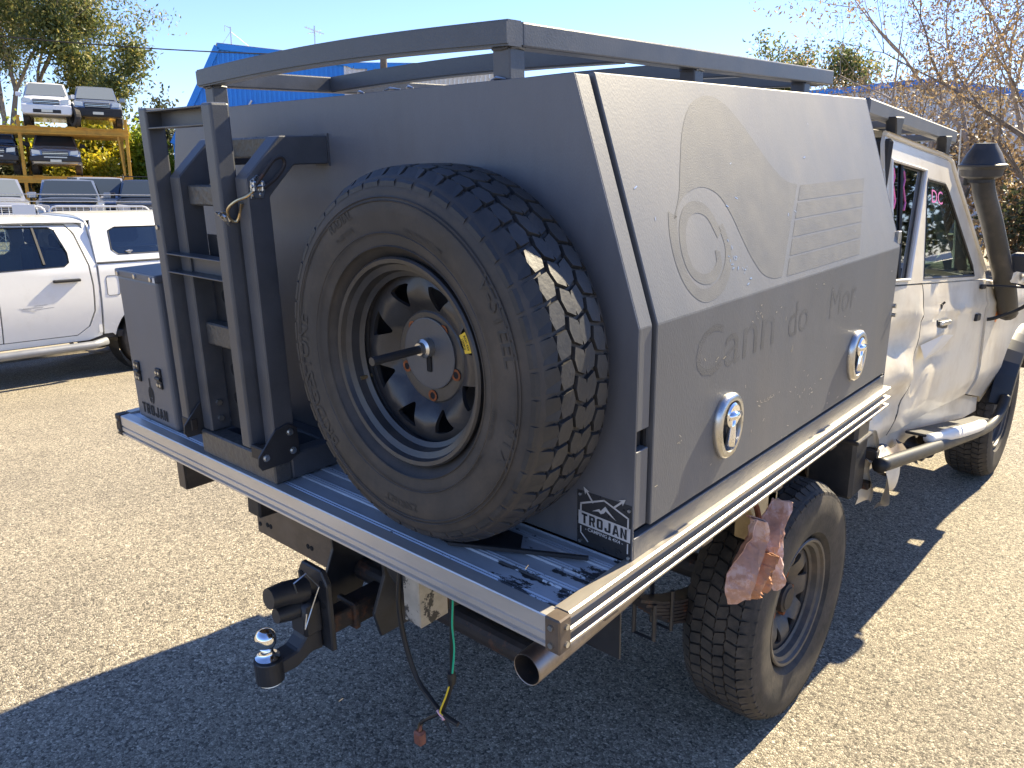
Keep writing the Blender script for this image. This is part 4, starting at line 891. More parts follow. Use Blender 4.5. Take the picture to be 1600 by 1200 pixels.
# door furniture
def cx_(y, z): return cabx(y, z)
b = B(); x = cx_(.70, -.175); b.box((x - .004, .60, -.20), (x + .006, .78, -.155), .004); b.build('door_handle_recess', 'black_plastic', CAB)
b = B(); b.box((x + .004, .62, -.180), (x + .024, .76, -.160), .006, 2); b.build('door_handle', 'satin', CAB)
b = B(); b.cyl((cx_(.64, -.10), .64, -.10), (cx_(.64, -.10) + .006, .64, -.10), .012, 12); b.tube([(cx_(.64, -.10), .645, -.095), (cx_(.64, -.1) + .012, .65, -.08)], .005, 6); b.build('door_lock', 'black_plastic', CAB)
b = B(); b.box((.825, 1.35, -.045), (.842, 1.42, -.022), .004); b.box((.825, 1.32, -.20), (.845, 1.40, -.165), .004); b.build('mirror_mounts', 'black_plastic', CAB)
b = B(); b.cyl((.832, 1.78, -.20), (.845, 1.78, -.20), .03, 14); b.build('side_repeater', 'orange_lamp', CAB)
# torn skin edges on the door
b = B(); b.add([(.838, .39, -.245), (.872, .60, -.21), (.868, .78, -.225), (.842, .74, -.285), (.846, .45, -.305)], [(0, 1, 2, 3, 4)]); b.build('torn_skin', 'white_trim', CAB)
# mirror, folded out on bent arm
b = B(); b.tube(smooth_path([(.835, 3.60, 1.02), (.87, 3.60, 1.03), (.93, 3.62, 1.06), (.99, 3.64, 1.10), (1.04, 3.66, 1.16)], 5), .009, 8); MI = b.build('mirror_arm', 'black_plastic', truck)
b = B(); b.tube([(.83, 3.52, 1.205), (.94, 3.55, 1.205), (1.04, 3.60, 1.20)], .006, 6); b.build('mirror_stay', 'black_plastic', MI)
b = B(); b.prism([(.905, 1.255), (.93, 1.21), (1.06, 1.18), (1.085, 1.21), (1.085, 1.335), (1.05, 1.36), (.905, 1.36), (.885, 1.33)], 1, 3.60, 3.68, .012); b.build('mirror_head', 'snorkel_plastic', MI)
b = B(); b.prism([(.90, 1.25), (.925, 1.215), (1.055, 1.19), (1.075, 1.215), (1.075, 1.26), (.94, 1.275)], 1, 3.592, 3.598); b.build('mirror_glass', 'chrome', MI)
# snorkel
b = B(); b.tube(smooth_path([(.885, 3.86, 1.02), (.888, 3.75, 1.12), (.882, 3.62, 1.24), (.868, 3.48, 1.38), (.845, 3.34, 1.54), (.822, 3.24, 1.66), (.812, 3.20, 1.74)], 4), [.050] * 8 + [.048] * 17, 12); SN = b.build('snorkel', 'snorkel_plastic', truck, smooth=True)
b = B(); b.lathe([(1.725, .0), (1.725, .048), (1.742, .082), (1.772, .088), (1.785, .10), (1.792, .10), (1.797, .088), (1.84, .070), (1.872, .050), (1.884, .044), (1.886, 0)], 28, 2, (.808, 3.19, 0)); b.build('snorkel_head', 'snorkel_plastic', SN, auto=30)
b = B(); b.lathe([(1.715, .052), (1.732, .052), (1.732, .056), (1.715, .056)], 20, 2, (.808, 3.19, 0), closed=True); b.box((.745, 3.16, 1.70), (.765, 3.19, 1.735), .004); b.tube([(.77, 3.17, 1.69), (.755, 3.17, 1.63), (.762, 3.20, 1.60)], .008, 6); b.build('snorkel_clamp', 'black_plastic', SN)
# aerial
b = B(); b.tube([(.62, 3.75, 1.25), (.60, 3.62, 1.95)], [.006, .003], 6); b.build('aerial', 'galv', truck)
# cab roof rack
rr = B(); rr.beam((.66, 2.02, 2.018), (.66, 3.22, 1.912), .045, .055, .006); RR = rr.build('cab_roof_rack', 'rack_grey', truck)
b = B(); b.beam((-.66, 2.02, 2.018), (-.66, 3.22, 1.912), .045, .055, .006); b.build('rack_side', 'rack_grey', RR)
for i, t in enumerate((.02, .24, .46, .68, .98)):
    yy = 2.02 + 1.2 * t; zz = 2.015 - .106 * t; b = B(); b.beam((-.637, yy, zz), (.637, yy, zz), .05, .03, .004); b.build('rack_slat', 'rack_grey', RR)
for s in (1, -1):
    for yy, zz in ((2.28, 1.985), (2.98, 1.918)):
        b = B(); b.prism([(yy - .05, zz + .0), (yy + .05, zz), (yy + .03, zz - .05), (yy + .045, zz - .11), (yy - .02, zz - .115), (yy - .03, zz - .05)], 0, s * .69 - .02, s * .69 + .02, .004); b.build('rack_foot', 'black_plastic', RR)
b = B(); b.box((-.5, 2.3, 1.965), (.5, 2.9, 1.975), 0); b.build('wind_deflector', 'dark_hole', RR)
# side step and crumpled sill
st = B(); st.tube(smooth_path([(.885, 1.90, .775), (.90, 2.3, .70), (.905, 2.9, .58), (.90, 3.5, .455), (.89, 3.86, .39), (.90, 4.02, .42), (.905, 4.10, .50)], 5), .027, 12); ST = st.build('side_step', 'black_plastic', truck, smooth=True)
b = B(); b.tube(smooth_path([(.885, 2.55, .69), (.905, 2.95, .605), (.905, 3.35, .52), (.895, 3.62, .465)], 6), [.02] * 4 + [.029] * 12 + [.02] * 3, 10); b.build('step_skin', 'white_trim', ST, smooth=True)
b = B(); b.box((.80, 2.5, .60), (.89, 2.55, .66), .006); b.box((.80, 3.4, .44), (.89, 3.45, .50), .006); b.build('step_bracket', 'black_plate', ST)
b = B(); b.beam((.835, 2.55, .70), (.845, 3.82, .43), .085, .012, .003); b.build('step_tread', 'snorkel_plastic', ST)
def sill(u, v):
    y = 1.98 + .85 * u; z = .775 - .19 * (y - 1.98) - .07 * v; c = .014 * math.sin(u * 19 + v * 4) * (1 - .5 * u) + .006 * math.sin(u * 43 + 3 * v)
    return (.80 + .07 * v + c, y, z + .014 * math.sin(u * 27 + 2 * v))
sheet('crumpled_sill', sill, 40, 8, 'brown_steel', ST)
def lump(u, v):
    a = -1.2 + 3.6 * v; y = 1.955 + .17 * u; r = .075 * (1 + .25 * math.sin(v * 9 + u * 5)) * (1 - .35 * u)
    return (.835 + r * math.cos(a) * 1.05, y + .02 * math.sin(a * 3), .665 + .10 * math.sin(a) + .015 * math.sin(v * 17 + u * 7))
sheet('torn_sill_end', lump, 8, 24, 'white_body', ST)
sheet('torn_sill_flap', lambda u, v: (.80 + .05 * u + .012 * math.sin(v * 9), 1.945 + .05 * math.sin(3 * u), .86 - .28 * v + .02 * u), 8, 10, 'white_body', ST)
b = B(); b.beam((.60, 1.95, .80), (.86, 1.96, .79), .04, .04, .004); b.beam((.60, 1.97, .66), (.84, 1.97, .66), .03, .03, .003); b.build('sill_bracket', 'rust_steel', ST)

# ---- crumpled bag hanging from the guard bracket
root = empty('hanging_bag', (.845, .93, .86))
tag(root, 'crumpled pink plastic bag with brown card hung beside the dusty rear wheel', 'bag')
rnd = random.Random(3)
def bagpt(u, v, w, ph, k):
    a = (u - .5) * 2; z = .055 - .265 * v; wd = w * (.12 + .88 * min(1, v * 2.4)) * (1 - .18 * max(0, v - .8) * 5)
    return (.02 * math.sin(a * 5 + ph + v * 4) + .025 * math.cos(a * 1.6), a * wd + .02 * math.sin(v * 5 + ph), z + .03 * abs(a) * v + .012 * math.sin(a * 9 + ph * 2) * v - .04 * (a if k else -a) * v)
def bagsheet(name, w, ph, off, m_, k, sc=1):
    n1, n2 = 14, 14; V_ = []; 
    for i in range(n1 + 1):
        for j in range(n2 + 1):
            p = bagpt(i / n1, j / n2, w, ph, k); V_.append((p[0] + off[0] + rnd.gauss(0, .003), p[1] + off[1], p[2] * sc + off[2] + rnd.gauss(0, .002)))
    F_ = [(i * (n2 + 1) + j, (i + 1) * (n2 + 1) + j, (i + 1) * (n2 + 1) + j + 1, i * (n2 + 1) + j + 1) for i in range(n1) for j in range(n2)]
    o_ = mesh_obj(name, V_, F_, m_, root); md = o_.modifiers.new('thickness', 'SOLIDIFY'); md.thickness = .003; return o_
bagsheet('bag_panel', .055, .4, (.01, -.080, 0), 'pink_bag', 0, .80); bagsheet('bag_panel', .052, 2.0, (.015, .060, .0), 'pink_bag', 1, 1.0); bagsheet('card_flap', .05, 1.2, (.030, -.05, -.085), 'brown_card', 0, .42)
b = B(); b.tube(smooth_path([(-.055, .09, .10), (-.05, .04, .11), (-.03, .0, .08), (-.005, -.01, .05), (.01, -.02, .02)], 5), .008, 8); b.build('bag_tie', 'rust', root)
b = B(); b.lathe([(-.055, 0), (-.045, .014), (-.02, .018), (-.012, .010), (-.012, 0)], 14, 0, (-.02, .12, .105)); b.build('bag_hook', 'satin', root)

# ============================================================ WHITE UTE BESIDE THE KERB
UX, UZ = -7.92, -.325
ute = empty('parked_ute', (UX, 0, UZ)); tag(ute, 'white dual-cab ute with a matching white canopy parked at the kerb', 'ute')
def ux(y, z, top=False):
    if z <= .98: t = (z - .42) / .56; x = .868 + .052 * math.sin(min(1, max(0, t)) * math.pi * .62) + (.012 if abs(z - .98) < .001 else 0)
    elif z <= 1.20: x = .917 - .05 * (z - .98)
    else: x = .906 - (z - 1.20) * .36 - max(0, z - 1.6) * .9
    return x
UZL = [.42, .48, .55, .65, .75, .85, .95, 1.0, 1.05, 1.12, 1.20, 1.28, 1.36, 1.45, 1.54, 1.60, 1.64, 1.68]
def archpts(cy, r, zc, a0, a1, n_=14): return [(cy + r * math.cos(R(a0 + (a1 - a0) * i / n_)), zc + r * math.sin(R(a0 + (a1 - a0) * i / n_))) for i in range(n_ + 1)]
RWY, FWY, WR_ = 2.80, -.42, .37
rwin = [(1.33, 1.19), (1.93, 1.205), (1.985, 1.25), (1.99, 1.36), (1.925, 1.605), (1.88, 1.635), (1.375, 1.645), (1.345, 1.62)]
fwin_ = [(.20, 1.215), (1.27, 1.225), (1.285, 1.62), (1.25, 1.645), (.90, 1.63), (.78, 1.60)]
for s in (1, -1):
    body_o = [(2.225, .47), (2.225, 1.50), (2.17, 1.66), (2.10, 1.70), (.80, 1.69), (.62, 1.64), (.0, 1.24), (-1.25, 1.10), (-1.40, .95), (-1.42, .60), (-1.3, .50)] + archpts(FWY, .43, .38, 170, 10) + [(.03, .43), (2.1, .43)]
    # door skins are separate sheets over the shell
    rdo = [(1.315, .50), (1.985, .50), (2.10, .58), (2.165, .74), (2.175, 1.0), (2.155, 1.22), (2.09, 1.55), (2.04, 1.655), (1.315, 1.668)]
    fdo = [(.18, .50), (1.303, .50), (1.303, 1.668), (.78, 1.645), (.10, 1.22), (.10, .70)]
    cab_o = [(2.118, .58), (2.183, .74), (2.193, 1.0), (2.173, 1.22), (2.105, 1.565), (2.05, 1.672), (.80, 1.672), (.80, 1.70), (2.10, 1.705), (2.18, 1.66), (2.235, 1.5), (2.235, .47), (2.1, .43), (.15, .43), (.15, .492), (1.99, .492)]
    panel('cab_side', cab_o, [], UZL, [], lambda y, z: ux(y, z), .05, 'white_ute_paint', ute, s)
    panel('rear_door', rdo, [rwin], UZL, [], lambda y, z: ux(y, z) + .002, .035, 'white_ute_paint', ute, s)
    panel('front_door', fdo, [fwin_], UZL, [], lambda y, z: ux(y, z) + .002, .035, 'white_ute_paint', ute, s)
    guard = [(.145, .43), (.09, .70), (.09, 1.215), (-.2, 1.20), (-1.25, 1.08), (-1.42, .9), (-1.42, .55), (-1.3, .48)] + archpts(FWY, .44, .38, 170, 10) + [(.02, .43)]
    panel('front_guard', guard, [], UZL, [], lambda y, z: ux(y, z), .05, 'white_ute_paint', ute, s)
    bed = [(2.255, .48), (2.255, 1.215), (3.72, 1.23), (3.74, .7), (3.70, .55), (3.3, .52)] + archpts(RWY, .435, .39, 8, 172) + [(2.34, .48)]
    panel('bed_side', bed, [], UZL, [], lambda y, z: ux(y, z) + .004, .05, 'white_ute_paint', ute, s)
    cpo = [(2.245, 1.24), (3.70, 1.25), (3.62, 1.62), (3.5, 1.70), (2.42, 1.735), (2.30, 1.715), (2.245, 1.60)]
    cwin = [(2.48, 1.315), (3.40, 1.325), (3.45, 1.37), (3.40, 1.60), (3.34, 1.635), (2.50, 1.63), (2.425, 1.59), (2.42, 1.37)]
    cpx = lambda y, z: .905 - (z - 1.22) * .26 - max(0, z - 1.64) * 1.1
    panel('canopy_side', cpo, [cwin], UZL + [1.70, 1.72], [], cpx, .04, 'white_ute_paint', ute, s)
    # glazing
    for h, gm, nm, f, ins in ((rwin, 'glass_ute', 'door_window', ux, .014), (fwin_, 'glass_ute', 'door_window', ux, .014), (cwin, 'glass_dark', 'canopy_window', cpx, .008)):
        gb = B(); gb.add([(s * (f(y, z) - ins), y, z) for y, z in h], [tuple(range(len(h)))]); gb.build(nm, gm, ute)
        b = B(); b.tube([(s * (f(y, z) - .004), y, z) for y, z in h], .008, 6, closed=True); b.build('window_seal', 'black_plastic', ute)
    b = B(); b.beam((s * (ux(0, 1.24) - .01), 1.755, 1.24), (s * (ux(0, 1.63) - .01), 1.735, 1.635), .024, .018, .002); b.build('window_divider', 'black_plastic', ute)
    b = B(); b.tube([(s * .905, 2.25, 1.228), (s * .905, 3.7, 1.236)], .008, 6); b.build('rubber_joint', 'black_plastic', ute)
    b = B(); b.box((min(s * .915, s * .955), 1.80, 1.055), (max(s * .915, s * .955), 2.06, 1.085), .010, 2); b.build('door_handle', 'black_plastic', ute)
    b = B(); b.lathe([(0, 0), (0, .055), (.002, .055), (.003, 0)], 20, 0, (s * .917 - .001, 1.93, 1.055)); b.build('handle_cup', 'white_trim', ute)
    b = B(); b.tube([(s * .93, .1, .40), (s * .965, .25, .385), (s * .97, 1.2, .385), (s * .965, 2.1, .39), (s * .93, 2.25, .41)], .042, 12); b.build('step_bar', 'step_grey', ute, smooth=True)
    if s > 0:
        b = B(); P = [(ux(0, z) + .0055, y, z) for y, z in ((2.315, 1.06), (2.33, 1.09), (2.43, 1.09), (2.445, 1.07), (2.445, .90), (2.43, .885), (2.33, .885), (2.315, .90))]; b.tube(P, .0025, 5, closed=True); b.build('fuel_flap', 'panel_gap', ute)
        b = B(); b.lathe([(0, 0), (0, .022), (.012, .022), (.012, 0)], 10, 0, (cpx(0, 1.345) - .008, 2.60, 1.345)); b.tube([(cpx(0, 1.345) + .006, 2.56, 1.35), (cpx(0, 1.345) + .01, 2.63, 1.355)], .008, 6); b.build('window_catch', 'satin', ute)
        b = B()
        for i in range(5): y0 = random.uniform(1.35, 1.75); z0 = .83 + random.gauss(0, .02); b.beam((ux(y0, z0) + .0028, y0, z0), (ux(y0, z0) + .0028, y0 + random.uniform(.05, .2), z0 + random.gauss(0, .008)), .0010, .0022, 0)
        b.build('door_scrapes', 'seat_grey', ute)
    for wy in (RWY, FWY):
        wt = tyre_mesh(WR_, .24, .21, 'wheel', 'rubber_road', ute, 0); wt.location = (s * .79, wy, WR_); wt.rotation_euler = (0, 0, R(90) * s)
        rim_mesh(.205, .24, -.03, .165, .06, 'rim', 'satin', wt, 6, .085, .15)
        b = B(); b.lathe([(.62, .43), (.90, .43)], 28, 0, (0, wy, .385)); 
        for v_ in list(b.bm.verts):
            if s < 0: v_.co.x = -v_.co.x
        b.build('arch_liner', 'black_plastic', ute)
for nm, f in (('cab_roof', lambda u, v: ((-1 + 2 * u) * .725, .80 + 1.425 * v, 1.695 + .045 * (1 - abs(2 * u - 1) ** 4) - .01 * max(0, v - .85) * 6)), ('canopy_roof', lambda u, v: ((-1 + 2 * u) * .69, 2.245 + 1.355 * v, 1.722 + .055 * (1 - abs(2 * u - 1) ** 4) - .08 * max(0, v - .9) * 4 - .02 * max(0, .08 - v) * 9)), ('bonnet', lambda u, v: ((-1 + 2 * u) * .87, .05 - 1.45 * v, 1.215 - .12 * v + .03 * (1 - abs(2 * u - 1) ** 4)))): sheet(nm, f, 16, 10, 'white_ute_paint', ute)
sheet('windscreen', lambda u, v: ((-1 + 2 * u) * (.84 - .12 * v), .06 + .72 * v, 1.235 + .45 * v), 4, 4, 'glass_ute', ute)
b = B(); b.box((-.86, -1.30, .42), (.86, 3.70, .50), .01); b.box((-.84, 3.66, .5), (.84, 3.72, 1.2), .02); b.box((-.80, 2.19, .5), (.80, 2.22, 1.2), .01); b.box((-.86, -1.44, .5), (.86, -1.38, 1.08), .03); b.build('floor_pan', 'interior', ute)
for sy in (.75, 1.62):
    for sxx in (-.38, .38):
        b = B(); b.box((sxx - .26, sy - .05, .75), (sxx + .26, sy + .45, .95), .05, 2); b.box((sxx - .25, sy + .38, .9), (sxx + .25, sy + .50, 1.36), .05, 2); b.box((sxx - .12, sy + .40, 1.38), (sxx + .12, sy + .48, 1.54), .03, 2); b.build('seat', 'seat_grey', ute)
b = B(); b.prism([(-.90, 1.2), (.90, 1.2), (.80, 1.60)] + [(.69 - 1.38 * i / 12, 1.718 + .055 * (1 - abs(1 - i / 6) ** 4) - .014) for i in range(13)] + [(-.80, 1.60)], 1, 2.2435, 2.26); b.build('canopy_front', 'white_ute_paint', ute)
b = B(); b.prism([(-.90, .5), (.90, .5), (.90, 1.2), (.76, 1.58)] + [(.715 - 1.43 * i / 12, 1.690 + .045 * (1 - abs(1 - i / 6) ** 4) - .009) for i in range(13)] + [(-.76, 1.58), (-.90, 1.2)], 1, 2.20, 2.234); b.build('cab_back', 'white_ute_paint', ute)
b = B(); b.box((-.83, 2.30, .7), (.83, 3.6, .72), 0); b.build('bed_floor', 'interior', ute)

for ob in ute.children_recursive:      # flatten the greenhouse
    if ob.type == 'MESH' and not ob.name.startswith(('wheel', 'rim')):
        for v_ in ob.data.vertices:
            if v_.co.z > 1.2: v_.co.z = 1.2 + (v_.co.z - 1.2) * .89
# chain-link fence behind the ute
cf = empty('chain_link_fence', (-10.4, 3.4, -.16)); tag(cf, 'galvanised diamond mesh fence standing on the verge behind the white ute', 'fence')
wv, wf = [], []
def wire(a, c, r=.0022):
    b0 = len(wv); d = Vector(c) - Vector(a); d.normalize(); u = Vector((1, 0, 0)); w = d.cross(u)
    for p in (a, c):
        for q in ((1, 1), (-1, 1), (-1, -1), (1, -1)): wv.append(tuple(Vector(p) + u * r * q[0] + w * r * q[1]))
    for i in range(4): wf.append((b0 + i, b0 + (i + 1) % 4, b0 + 4 + (i + 1) % 4, b0 + 4 + i))
Y0, Y1, Zt = -3.4, 3.4, 1.38; sp_ = .085
for i in range(int((Y1 - Y0 + Zt) / sp_)):
    y = Y0 - Zt + i * sp_; a0 = max(0, Y0 - y); a1 = min(Zt, Y1 - y)
    if a1 > a0 + .02: wire((0, y + a0, a0), (0, y + a1, a1)); wire((.004, -(y + a0), a0), (.004, -(y + a1), a1))
mo = mesh_obj('wire_mesh', wv, wf, 'galv', cf); mo['kind'] = 'stuff'
for y in (-3.4, -1.1, 1.1, 3.4):
    b = B(); b.tube([(.03, y, -.05), (.03, y, Zt + .03)], .022, 8); b.build('post', 'galv', cf)
b = B(); b.tube([(.02, Y0, Zt), (.02, Y1, Zt)], .017, 8); b.build('top_rail', 'galv', cf)

# ============================================================ BACKGROUND YARD
CAMP = Vector((1.671, -1.047, 1.762))
def facing(p): return math.atan2(CAMP.y - p[1], CAMP.x - p[0]) + math.pi / 2   # rotz that turns local -y to the camera
def car(name, loc, rotz, paint, label, cat, group, width=1.80, height=1.78, nose=1.05, kind='ute', glass='car_glass', bar=False, rack=False, bonnet_dark=False, emblem=True, length=4.9, lower='body'):
    r = empty(name, loc, (0, 0, rotz)); tag(r, label, cat, group)
    hw = width / 2
    def loft(secs, nm, mt, cap=True, auto=40):
        q = B(); rings = [[q.bm.verts.new((x, y, z)) for x, z in sec] for y, sec in secs]
        for a, c in zip(rings[:-1], rings[1:]):
            n_ = len(a)
            for k in range(n_): q.bm.faces.new([a[k], a[(k + 1) % n_], c[(k + 1) % n_], c[k]])
        if cap: q.bm.faces.new(rings[0]); q.bm.faces.new(rings[-1])
        return q.build(nm, mt, r, auto=auto)
    def sec(w, z0, z1, sh=.12): h = [(w * .95, z0), (w, z0 + .12), (w, z1 - sh), (w * .96, z1 - sh * .4), (w * .82, z1 - .01), (w * .4, z1 + .015)]; return h + [(-x, z) for x, z in h[::-1]]
    loft([(0, sec(hw * .86, .45, nose - .12)), (.05, sec(hw * .93, .42, nose - .05)), (.22, sec(hw * .985, .40, nose)), (.8, sec(hw, .36, nose + .06)), (1.25, sec(hw, .36, nose + .10)), (length - .6, sec(hw, .36, nose + .10)), (length, sec(hw * .95, .45, nose + .06))], 'body', paint)
    zb = nose + .08; zt = height; y0, y1, y2, y3 = 1.10, 1.85, 3.1 if kind == 'ute' else length - .55, 3.3 if kind == 'ute' else length - .25
    def gs(w, w2, za, zb_): return [(w, za), (w2, zb_), (w2 * .6, zb_ + .025), (-w2 * .6, zb_ + .025), (-w2, zb_), (-w, za)]
    loft([(y0, gs(hw * .90, hw * .89, zb - .04, zb - .01)), (y1, gs(hw * .94, hw * .76, zb - .04, zt - .03)), (y2, gs(hw * .94, hw * .76, zb - .04, zt - .03)), (y3, gs(hw * .93, hw * .80, zb - .04, zb + .15))], 'cabin', paint)
    # windscreen, inset between the pillars
    def ws(u, v): t = .10 + .82 * v; w = (hw * .85 + (hw * .70 - hw * .85) * v) - .015; return ((-1 + 2 * u) * w, y0 + (y1 - y0) * t - .022, zb - .01 + (zt - .02 - zb) * t + .03)
    sheet('windscreen', ws, 4, 4, glass, r)
    for s in (1, -1):
        mesh_obj('side_window', [(s * (hw * .935 + .006), y1 - .38, zb + .03), (s * (hw * .80 + .008), y1 + .05, zt - .12), (s * (hw * .80 + .008), y2 - .1, zt - .12), (s * (hw * .935 + .006), y2 - .05, zb + .03)], [(0, 1, 2, 3)], 'car_glass', r)
        q = B(); q.prism([(s * hw * .90, nose - .20), (s * hw * .56, nose - .23), (s * hw * .60, nose - .07), (s * hw * .92, nose - .03)], 1, -.012, .10, .008); q.build('headlight', 'headlamp', r)
        q = B(); q.box((min(s * hw * 1.0, s * (hw + .20)), y0 + .32, zb + .02), (max(s * hw * 1.0, s * (hw + .20)), y0 + .42, zb + .19), .025, 2); q.build('mirror', 'black_plastic' if bar or paint == 'dark_paint' else paint, r)
        for wy in (.85, length - 1.1):
            q = B(); q.lathe([(-.11, .20), (-.12, .30), (-.10, .365), (.10, .365), (.12, .30), (.11, .20)], 22, 0, (s * (hw - .12), wy, .365)); wh = q.build('wheel', 'rubber_road', r)
            q = B(); q.lathe([(0, 0), (0, .20), (.02, .21)], 18, 0, (s * hw - (.0 if s > 0 else .0), wy, .365)); q.build('rim', 'satin', wh)
        q = B(); q.lathe([(-.03, 0), (-.03, .055), (.02, .06)], 12, 1, (s * hw * .72, -.02, nose - .42)); q.build('fog_light', 'headlamp', r)
    q = B(); q.box((-hw * .52, -.03, nose - .27), (hw * .52, .02, nose - .07), .02); gr = q.build('grille', 'black_plastic', r)
    for i in range(3): q = B(); q.box((-hw * .5, -.04, nose - .235 + .055 * i), (hw * .5, -.028, nose - .215 + .055 * i), .004); q.build('grille_bar', 'chrome' if i == 1 else 'satin', gr)
    if bar:
        q = B(); q.prism([(-hw * 1.0, .52), (hw * 1.0, .52), (hw * 1.02, .70), (hw * .6, nose - .24), (-hw * .6, nose - .24), (-hw * 1.02, .70)], 1, -.16, .06, .03); q.build('bull_bar', 'black_plate', r)
        q = B(); q.box((-hw * .45, -.17, .66), (hw * .45, -.155, .71), .005); q.build('bar_slot', 'satin', r)
    else:
        q = B(); q.prism([(-hw * .96, .42), (hw * .96, .42), (hw * 1.0, .55), (hw * .98, nose - .27), (-hw * .98, nose - .27), (-hw * 1.0, .55)], 1, -.09, .08, .03); q.build('bumper', paint if lower == 'body' else 'black_plastic', r)
        q = B(); q.box((-hw * .55, -.10, .47), (hw * .55, -.085, .60), .01); q.build('air_intake', 'black_plastic', r)
    q = B(); q.box((-.19, -.185 if bar else -.115, .50), (.19, -.175 if bar else -.102, .60), .003); q.build('number_plate', 'plate_white', r)
    if bonnet_dark:
        sheet('bonnet_cover', lambda u, v: ((-1 + 2 * u) * hw * .80, .06 + .9 * v, nose + .022 + .065 * v + .02 * (1 - (2 * u - 1) ** 2)), 6, 6, 'dark_paint', r)
    if rack:
        for s in (1, -1): q = B(); q.tube([(s * hw * .72, 1.95, zt + .0), (s * hw * .72, 2.0, zt + .09), (s * hw * .72, 3.0, zt + .09), (s * hw * .72, 3.05, zt)], .02, 6); q.build('roof_rail', 'black_plastic', r)
        q = B(); q.box((-hw * .72, 2.0, zt + .07), (hw * .72, 2.06, zt + .10), .01); q.box((-hw * .72, 2.9, zt + .07), (hw * .72, 2.96, zt + .10), .01); q.build('rack_bar', 'black_plastic', r)
    return r
# steel stacking rack, facing the camera
RA = Vector((-33.3, 10.9)); RB = Vector((-32.4, 13.4)); RD = (Vector((RB.x, RB.y)) - RA).normalized(); rz = math.atan2(RD.y, RD.x) - 0.0
rackroot = empty('storage_rack', (-33.63, 10.05, 0), (0, 0, math.atan2(13.52 - 10.07, -32.34 + 33.62)))
tag(rackroot, 'two-tier yellow steel rack holding vehicles above the yard', 'rack')
for x in (0, 3.72):
    for yy in (0, 4.4):
        b = B(); b.box((x - .06, yy - .06, 0), (x + .06, yy + .06, 4.05), .01); b.build('post', 'rack_yellow', rackroot)
for x in (-3.72,):
    for yy in (0, 4.4): b = B(); b.box((x - .06, yy - .06, 0), (x + .06, yy + .06, 4.05), .01); b.build('post', 'rack_yellow', rackroot)
for z in (1.82, 3.68):
    for yy in (-.05, 1.4, 2.9, 4.35):
        b = B(); b.box((-3.9, yy - .05, z - .30), (3.8, yy + .05, z - .24), .005); b.box((-3.9, yy - .05, z - .09), (3.8, yy + .05, z - .03), .005); b.box((-3.9, yy - .012, z - .24), (3.8, yy + .012, z - .09), 0); b.build('beam', 'rack_yellow', rackroot)
    for x0 in (-3.3, -1.9, .45, 1.75, 2.15, 3.4):
        b = B(); b.box((x0 - .17, -.15, z - .029), (x0 + .17, 4.5, z), .004); b.build('wheel_track', 'rack_yellow', rackroot)
b = B(); b.beam((3.52, -.02, 1.85), (3.40, -.02, 3.40), .07, .07, .005); b.beam((3.42, .0, 3.38), (3.70, .0, 3.52), .05, .05, .004); b.build('brace', 'rack_yellow', rackroot)
rm = rackroot.rotation_euler.z
def onrack(x, y, z): c, s = math.cos(rm), math.sin(rm); return (-33.63 + c * x - s * y, 10.05 + s * x + c * y, z)
G1 = 'vehicles on the yellow rack'
car('rack_ute', onrack(1.02, -.1, 3.681), rm, 'car_white', 'white ute with smashed front on the top tier of the yellow rack', 'ute', G1, 1.72, 1.75, 1.05, glass='car_glass_pale')
car('rack_ute', onrack(2.78, -.1, 3.681), rm, 'bluegrey_paint', 'dark-fronted ute with chrome grille on the top tier of the yellow rack', 'ute', G1, 1.76, 1.72, 1.02, glass='car_glass_pale', lower='black')
car('rack_wagon', onrack(1.12, -.1, 1.821), rm, 'silver_paint', 'silver four-wheel drive with dark bull bar on the lower rack tier', 'car', G1, 1.76, 1.62, 1.0, kind='wagon', bar=True, rack=True)
car('rack_wagon', onrack(-1.02, -.1, 1.821), rm, 'dark_paint', 'black four-wheel drive standing on the lower rack tier', 'car', G1, 1.76, 1.75, 1.05, kind='wagon', bar=True)
b = B(); b.tube([onrack(1.95, -.22, 3.66 + .0), onrack(1.95, -.22, 4.72)], .05, 6)
b.bm.free()
sp2 = B(); sp2.lathe([(-.10, .24), (-.11, .33), (-.08, .37), (.08, .37), (.11, .33), (.10, .24)], 24, 0, (0, 0, .37)); rt_ = sp2.build('loose_tyre', 'rubber_road'); rt_.location = onrack(1.93, -.02, 3.682); rt_.rotation_euler = (0, R(3), rm + R(20)); tag(rt_, 'loose black tyre standing between the two utes on the top rack tier', 'tyre')
# row on the ground behind the barriers
G2 = 'cars parked behind the barriers'
def ycar(px, py, *a, **k): car(a[0], (px, py, 0), facing((px, py)) + k.pop('turn', 0), *a[1:], **k)
ycar(-23.55, 6.0, 'parked_ute', 'silver_paint', 'silver ute with pale windscreen, first of the row by the barrier sign', 'ute', G2, width=1.82, height=1.70, nose=1.05, glass='car_glass_pale')
ycar(-23.0, 7.78, 'parked_car', 'bluegrey_paint', 'blue-grey four-wheel drive with green windscreen sticker behind the barriers', 'car', G2, width=1.80, height=1.70, nose=1.05, kind='wagon', bonnet_dark=True)
ycar(-24.6, 9.55, 'parked_car', 'silver_paint', 'pale van-like wagon half hidden behind the dark blue wagon', 'car', G2, width=1.75, height=1.78, nose=1.05, kind='wagon', turn=.15)
ycar(-22.3, 9.66, 'parked_car', 'dark_paint', 'dark blue wagon with roof rails at the end of the yard row', 'car', G2, width=1.78, height=1.72, nose=1.05, kind='wagon', rack=True)
